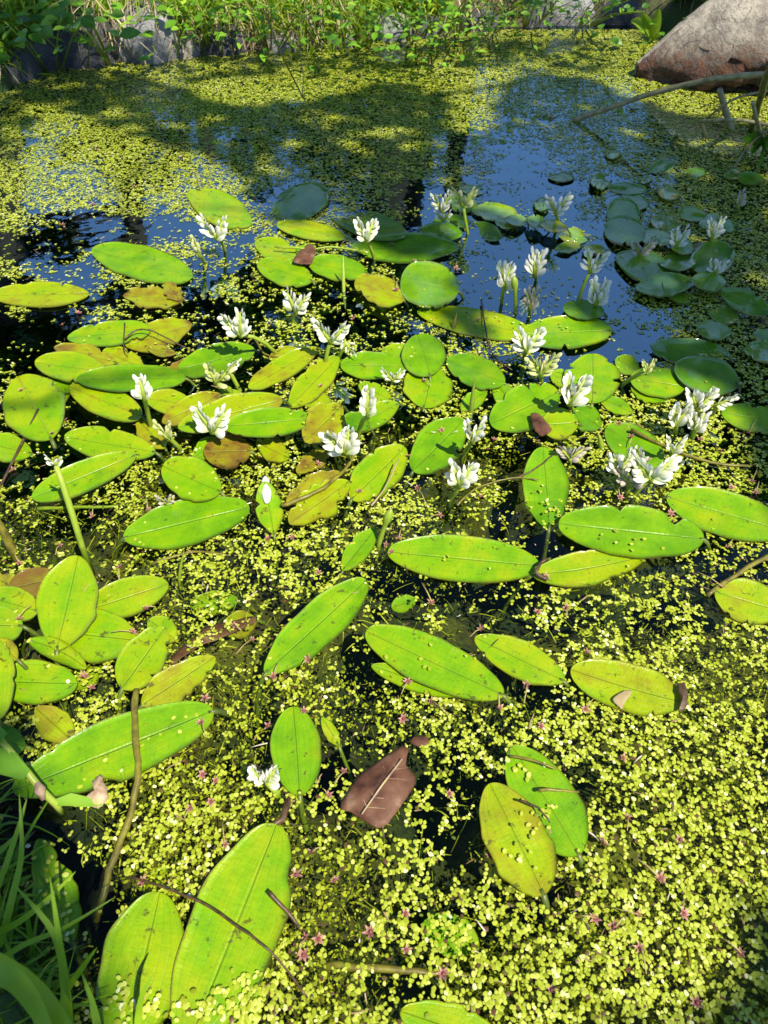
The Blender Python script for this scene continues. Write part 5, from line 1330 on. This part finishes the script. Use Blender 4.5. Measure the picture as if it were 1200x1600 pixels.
blade_obj([(0, 1480, .03), (20, 1400, .06), (34, 1330, .08), (30, 1240, .1)], .006, None, name='blade', cat=None, tmean=.56, parent=tuft)
blade_obj([(-30, 1350, .04), (0, 1330, .05), (30, 1300, .06)], .006, None, name='blade', cat=None, tmean=.56, parent=tuft)
def near_grass():
    n = 420; px = -120 + rng.rand(n) * 220; py = 1260 + rng.rand(n) * 440; m = (px < 95 - (1640 - py) * .28) ; px, py = px[m], py[m]; n = len(px)
    P = Wa(px, py, np.full(n, .0))
    D = np.stack([.35 + rng.randn(n) * .5, .25 + rng.randn(n) * .5, .9 + 0 * px], -1); D /= np.linalg.norm(D, axis=1, keepdims=True)
    ribbons('grass', P, D, 0.03 + rng.rand(n) * .07, .004 * (.5 + rng.rand(n)), 6, M['grass'], np.clip(.42 + rng.randn(n) * .15, 0, 1), droop=.5, curl=.25, label='shaded grass of the near bank in the lower left corner', cat='grass')
    n = 3000; x = -2.5 + rng.rand(n) * 4.5; y = -1.5 + rng.rand(n) * 2.3; d = polydist(x, y, POND); m = ~inpoly(x, y, POND) & (d > .05) & (np.hypot(x, y) > .35); x, y = x[m], y[m]; n = len(x)
    D = np.stack([rng.randn(n) * .4, rng.randn(n) * .4, np.ones(n)], -1); D /= np.linalg.norm(D, axis=1, keepdims=True)
    ribbons('grass', np.stack([x, y, gz(x, y)], -1), D, .05 + rng.rand(n) * .1, .005 * (.5 + rng.rand(n)), 5, M['grass'], np.clip(.4 + rng.randn(n) * .15, 0, 1), droop=.4, curl=.2, label='grass on the near bank around the photographer', cat='grass')
near_grass()

# ---------------------------------------------------------------- the trees: one leans over the pond and shades it, others stand beyond and are mirrored in it
def crown_leaves(name, C, size, parent, tmean=.45, tsd=.15, mat='crown', nsides=6):
    n = len(C); an = np.arange(nsides) / nsides * 6.283
    a = rng.rand(n) * 6.283; nrm = rng.randn(n, 3) * .55 + np.array([0, 0, 1.0]); nrm /= np.linalg.norm(nrm, axis=1, keepdims=True)
    u = np.stack([np.cos(a), np.sin(a), 0 * a], -1); u -= nrm * (u * nrm).sum(1, keepdims=True); u /= np.linalg.norm(u, axis=1, keepdims=True); v = np.cross(nrm, u)
    s = size * (.7 + .6 * rng.rand(n))
    V = C[:, None, :] + s[:, None, None] * (np.cos(an)[None, :, None] * u[:, None, :] + .5 * np.sin(an)[None, :, None] * v[:, None, :])
    o = fastmesh(name, V.reshape(-1, 3), nsides, n, [tuple(range(nsides))], M[mat], np.clip(tmean + rng.randn(n) * tsd, 0, 1), smooth=False)
    if parent: o.parent = parent
    return o
SHADE = [  # patches of shade on the water as outlines; the crown that casts them hangs along the sun's direction
 ([(-120, 95), (70, 95), (140, 98), (250, 128), (420, 190), (520, 232), (620, 285), (650, 335), (560, 335), (470, 320), (400, 300), (370, 262), (285, 232), (205, 205), (120, 178), (60, 160), (0, 152), (-120, 150)], .62, 4.2),
 ([(-100, 150), (40, 162), (60, 230), (20, 250), (-100, 220)], .35, 4.2),
 ([(330, 170), (480, 158), (640, 128), (700, 150), (700, 195), (600, 205), (480, 225), (420, 220)], .6, 4.2),
 ([(560, 220), (700, 200), (780, 230), (800, 290), (700, 290), (620, 285)], .8, 4.0),
 ([(780, 152), (820, 120), (915, 122), (965, 148), (1050, 176), (1200, 203), (1400, 230), (1400, 640), (1200, 640), (1120, 602), (1062, 592), (1000, 565), (966, 525), (930, 505), (905, 478), (800, 476), (740, 470), (708, 440), (715, 408), (620, 396), (560, 382), (515, 345), (560, 330), (680, 335), (700, 292), (790, 285), (760, 230)], 1.0, 3.9),
 ([(1120, 560), (1260, 600), (1260, 650), (1150, 625)], .8, 3.9),
 ([(420, 288), (500, 286), (502, 342), (430, 345)], 1.2, 4.0),
 ([(-120, 1120), (20, 1138), (50, 1200), (40, 1290), (100, 1330), (125, 1400), (140, 1450), (160, 1500), (150, 1560), (200, 1640), (200, 1720), (-200, 1720)], .7, 3.4),
 ([(1185, 1385), (1250, 1360), (1250, 1700), (1170, 1640), (1160, 1560), (1195, 1500)], .3, 3.4),
 ([(1085, 1455), (1130, 1450), (1135, 1510), (1095, 1515)], .9, 3.4),
 ([(690, 475), (748, 478), (755, 520), (705, 515)], 1.0, 3.7),
 ([(700, 60), (960, 66), (960, 120), (720, 112)], .22, 4.3),
 ([(200, 96), (700, 70), (700, 100), (300, 130)], .18, 4.3),
 ([(-100, 0), (150, 0), (130, 95), (-100, 110)], .5, 4.4),
 ([(895, -10), (1000, -10), (1000, 40), (930, 40)], .5, 4.3),
 ([(1045, 0), (1110, 20), (1060, 70), (1000, 60)], .4, 4.3),
]
LIT = [(800, 320, 70, 26), (890, 370, 34, 16), (860, 350, 26, 10), (712, 305, 30, 20), (868, 320, 14, 14), (925, 405, 12, 10), (1010, 412, 22, 8), (1130, 225, 60, 8)]
for hx, hy, H in ((868, 322, .06), (922, 412, .07), (931, 465, .035), (788, 440, .045), (835, 420, .035), (724, 312, .07), (1090, 630, .04), (1058, 380, .03), (1112, 366, .03), (692, 322, .03), (1118, 420, .03)):
    hp = W(hx, hy, H); gpt = hp - SUNV * (H / SUNV.z); lx, ly = toPx(gpt.x, gpt.y); LIT.append((float(lx), float(ly), 20, 15))
def overhanging_tree():
    root = empty('overhanging_tree', (3.1, -1.9, .1)); tag(root, 'leafy tree leaning over the pond from behind the viewer and shading the water', 'tree')
    S = np.array(SUNV); C = []
    for poly, dn, h in SHADE:
        w = [W(*p) for p in poly]; x0, x1, y0, y1 = min(p.x for p in w), max(p.x for p in w), min(p.y for p in w), max(p.y for p in w)
        n = int((x1 - x0) * (y1 - y0) * 1900 * dn); x = x0 + rng.rand(n) * (x1 - x0); y = y0 + rng.rand(n) * (y1 - y0)
        px, py = toPx(x, y); m = inpoly(px, py, poly)
        for lx, ly, rx, ry in LIT: m &= ~((((px - lx) / rx) ** 2 + ((py - ly) / ry) ** 2 < 1) & (rng.rand(n) < .93))
        # natural gaps between the twigs
        m &= (fbm(x, y, 9, 60, 2) > .33) | (rng.rand(n) < .6)
        x, y = x[m], y[m]; hh = h + rng.randn(len(x)) * .22
        C.append(np.stack([x, y, 0 * x], -1) + S[None] * (hh / S[2])[:, None])
    n = 5200                                             # the rest of the crown, out to the right and behind
    g = rng.randn(n, 3) * np.array([.9, .9, .45]) + np.array([3.7, -1.6, 4.4]); 
    g = g[(g[:, 1] < -.9) | (g[:, 0] > 3.6)]
    gp = g - S[None] * (g[:, 2] / S[2])[:, None]; px, py = toPx(gp[:, 0], np.maximum(gp[:, 1], .01)); vis = (gp[:, 1] > .05) & (px > -60) & (px < 1260) & (py < 1660)
    C.append(g[~vis]); C = np.concatenate(C)
    crown_leaves('crown', C - np.array(root.location)[None], .045, root)
    q = MB(); tr = [Vector((0, 0, -.2)), Vector((.03, -.03, .9)), Vector((-.05, .02, 1.9)), Vector((-.25, .15, 2.9)), Vector((-.6, .35, 3.7))]
    q.tube(tr, [.17, .14, .12, .10, .07], 12); q.build('trunk', M['bark'], root)
    def along(px, py, h): p = W(px, py, 0); return p + SUNV * (h / SUNV.z) - Vector(root.location)
    limbs = [([tr[3], along(1300, 900, 3.6), along(1150, 450, 3.9), along(950, 330, 3.9), along(720, 300, 4.0), along(560, 250, 4.1), along(330, 165, 4.2), along(100, 110, 4.3)], .06),
             ([tr[3], along(1300, 700, 3.7), along(1180, 330, 3.9), along(1000, 180, 4.1), along(800, 130, 4.2), along(560, 175, 4.2)], .035),
             ([tr[4], along(1250, 1550, 3.4), along(900, 1720, 3.4), along(400, 1760, 3.4), along(60, 1600, 3.4), along(20, 1300, 3.5)], .03),
             ([along(1150, 450, 3.9), along(940, 480, 3.9), along(720, 485, 3.7), along(668, 545, 3.7)], .016),
             ([along(560, 250, 4.1), along(480, 320, 4.0), along(390, 330, 4.0), along(295, 322, 4.0)], .012),
             ([along(60, 1600, 3.4), along(-260, 1100, 3.4), along(-200, 760, 3.4), along(-30, 640, 3.5), along(60, 638, 3.5), along(130, 605, 3.5), along(290, 585, 3.5), along(410, 578, 3.5)], .016),
             ([along(330, 165, 4.2), along(180, 300, 4.0), along(230, 402, 4.0)], .010)]
    for pts, r in limbs:
        out = []
        for i in range(len(pts) - 1):
            for k in range(4): out.append(pts[i].lerp(pts[i + 1], k / 4) + Vector((random.uniform(-1, 1), random.uniform(-1, 1), random.uniform(-1, 1))) * r * .5 * (k > 0))
        out.append(pts[-1]); q = MB(); n = len(out); q.tube(out, [r * (1 - .75 * i / n) for i in range(n)], 8); q.build('limb', M['bark'], root)
overhanging_tree()

def mirrored(px, py, D):
    """the point at distance y = D whose mirror image in the water is seen at (px, py)"""
    u, v = (px - 600) / FPX, (800 - py) / FPX
    d = (u, CP + v * SP, SP - v * CP); t = D / d[1]
    return Vector((d[0] * t, D, -CAMH + d[2] * t))
def far_tree(label, D, trunk_px, top_py, blobs, r=.14, seed=0, leafn=900, size=.09):
    """blobs: (px, py, rx_px, ry_px) as seen in the reflection"""
    base = mirrored(trunk_px, 140, D); root = empty('background_tree', (base.x, D, .15)); tag(root, label, 'tree', 'trees beyond the pond')
    o = Vector(root.location); top = mirrored(trunk_px, top_py, D) - o
    q = MB(); q.tube([(0, 0, -.2), (top.x * .3 + .05, 0, top.z * .33), (top.x * .6 - .05, 0, top.z * .66), tuple(top)], [r, r * .85, r * .7, r * .4], 10); q.build('trunk', M['bark'], root)
    C = []
    for (px, py, rx, ry) in blobs:
        c = mirrored(px, py, D) - o; sx = abs(mirrored(px + rx, py, D).x - mirrored(px, py, D).x); sz = abs(mirrored(px, py + ry, D).z - mirrored(px, py, D).z)
        n = int(leafn * max(.25, sx * sz / .5)); g = rng.randn(n, 3); g /= np.linalg.norm(g, axis=1, keepdims=True); g *= rng.rand(n, 1) ** .45
        g = g[fbm(g[:, 0] * 2 + px, g[:, 2] * 2 + py, 1.5, seed, 2) > .42]
        C.append(g * np.array([sx, max(.5, sx * .8), sz]) + np.array(c))
        st = top * min(.95, max(.3, c.z / max(top.z, .1))); q = MB(); q.tube([st, st.lerp(c, .5) + Vector((0, 0, .08)), c], [r * .4, r * .25, r * .08], 6); q.build('limb', M['bark'], root)
    crown_leaves('crown', np.concatenate(C), size, root, tmean=.4)
far_tree('tree whose trunk is mirrored left of the broad bright green leaf', 8.0, 222, 420, [(220, 230, 90, 60), (140, 210, 60, 60), (80, 370, 60, 30), (60, 550, 110, 45), (225, 470, 60, 30), (-60, 330, 90, 120)], .22, 1)
far_tree('wide tree mirrored dark in the shaded water, upper middle', 7.0, 640, 350, [(560, 240, 100, 50), (480, 190, 90, 50), (650, 220, 60, 60), (640, 120, 90, 50), (590, 305, 60, 25), (430, 130, 90, 50)], .30, 2)
far_tree('slender dark tree beside the mirrored strip of sky', 7.6, 712, 420, [(690, 150, 40, 40)], .13, 3)
far_tree('bushy tree mirrored at the right, above the shaded duckweed', 6.5, 1120, 420, [(1120, 330, 110, 70), (1180, 460, 110, 80), (1080, 230, 90, 50), (1240, 250, 120, 100), (1130, 560, 80, 40)], .2, 4)
far_tree('low tree far behind the pale grey bank stone', 10.0, 860, 120, [(860, 95, 150, 28), (980, 90, 90, 30)], .15, 5)
far_tree('tree far behind the left bank', 10.5, 330, 260, [(330, 150, 90, 55), (300, 90, 120, 30), (400, 250, 40, 60)], .18, 6)
far_tree('tall broad tree mirrored dark among the leaves at the left', 6.0, 20, 700, [(60, 560, 120, 60), (330, 560, 150, 90), (180, 660, 200, 90), (420, 470, 90, 50), (-40, 480, 100, 60), (360, 720, 180, 80), (100, 780, 200, 80)], .24, 7, 700, .11)
far_tree('tall broad tree mirrored dark between the flowers at the centre', 6.4, 600, 700, [(560, 500, 90, 60), (600, 620, 130, 70), (520, 700, 150, 80), (760, 640, 100, 60), (690, 560, 60, 40), (780, 740, 140, 60), (480, 420, 70, 40), (600, 410, 60, 40)], .2, 8, 700, .11)
far_tree('tall tree mirrored dark at the right edge of the leaves', 6.2, 1180, 760, [(1000, 640, 120, 50), (1150, 640, 120, 70), (1050, 740, 160, 70), (1230, 700, 120, 90), (900, 700, 80, 40)], .2, 9, 700, .11)
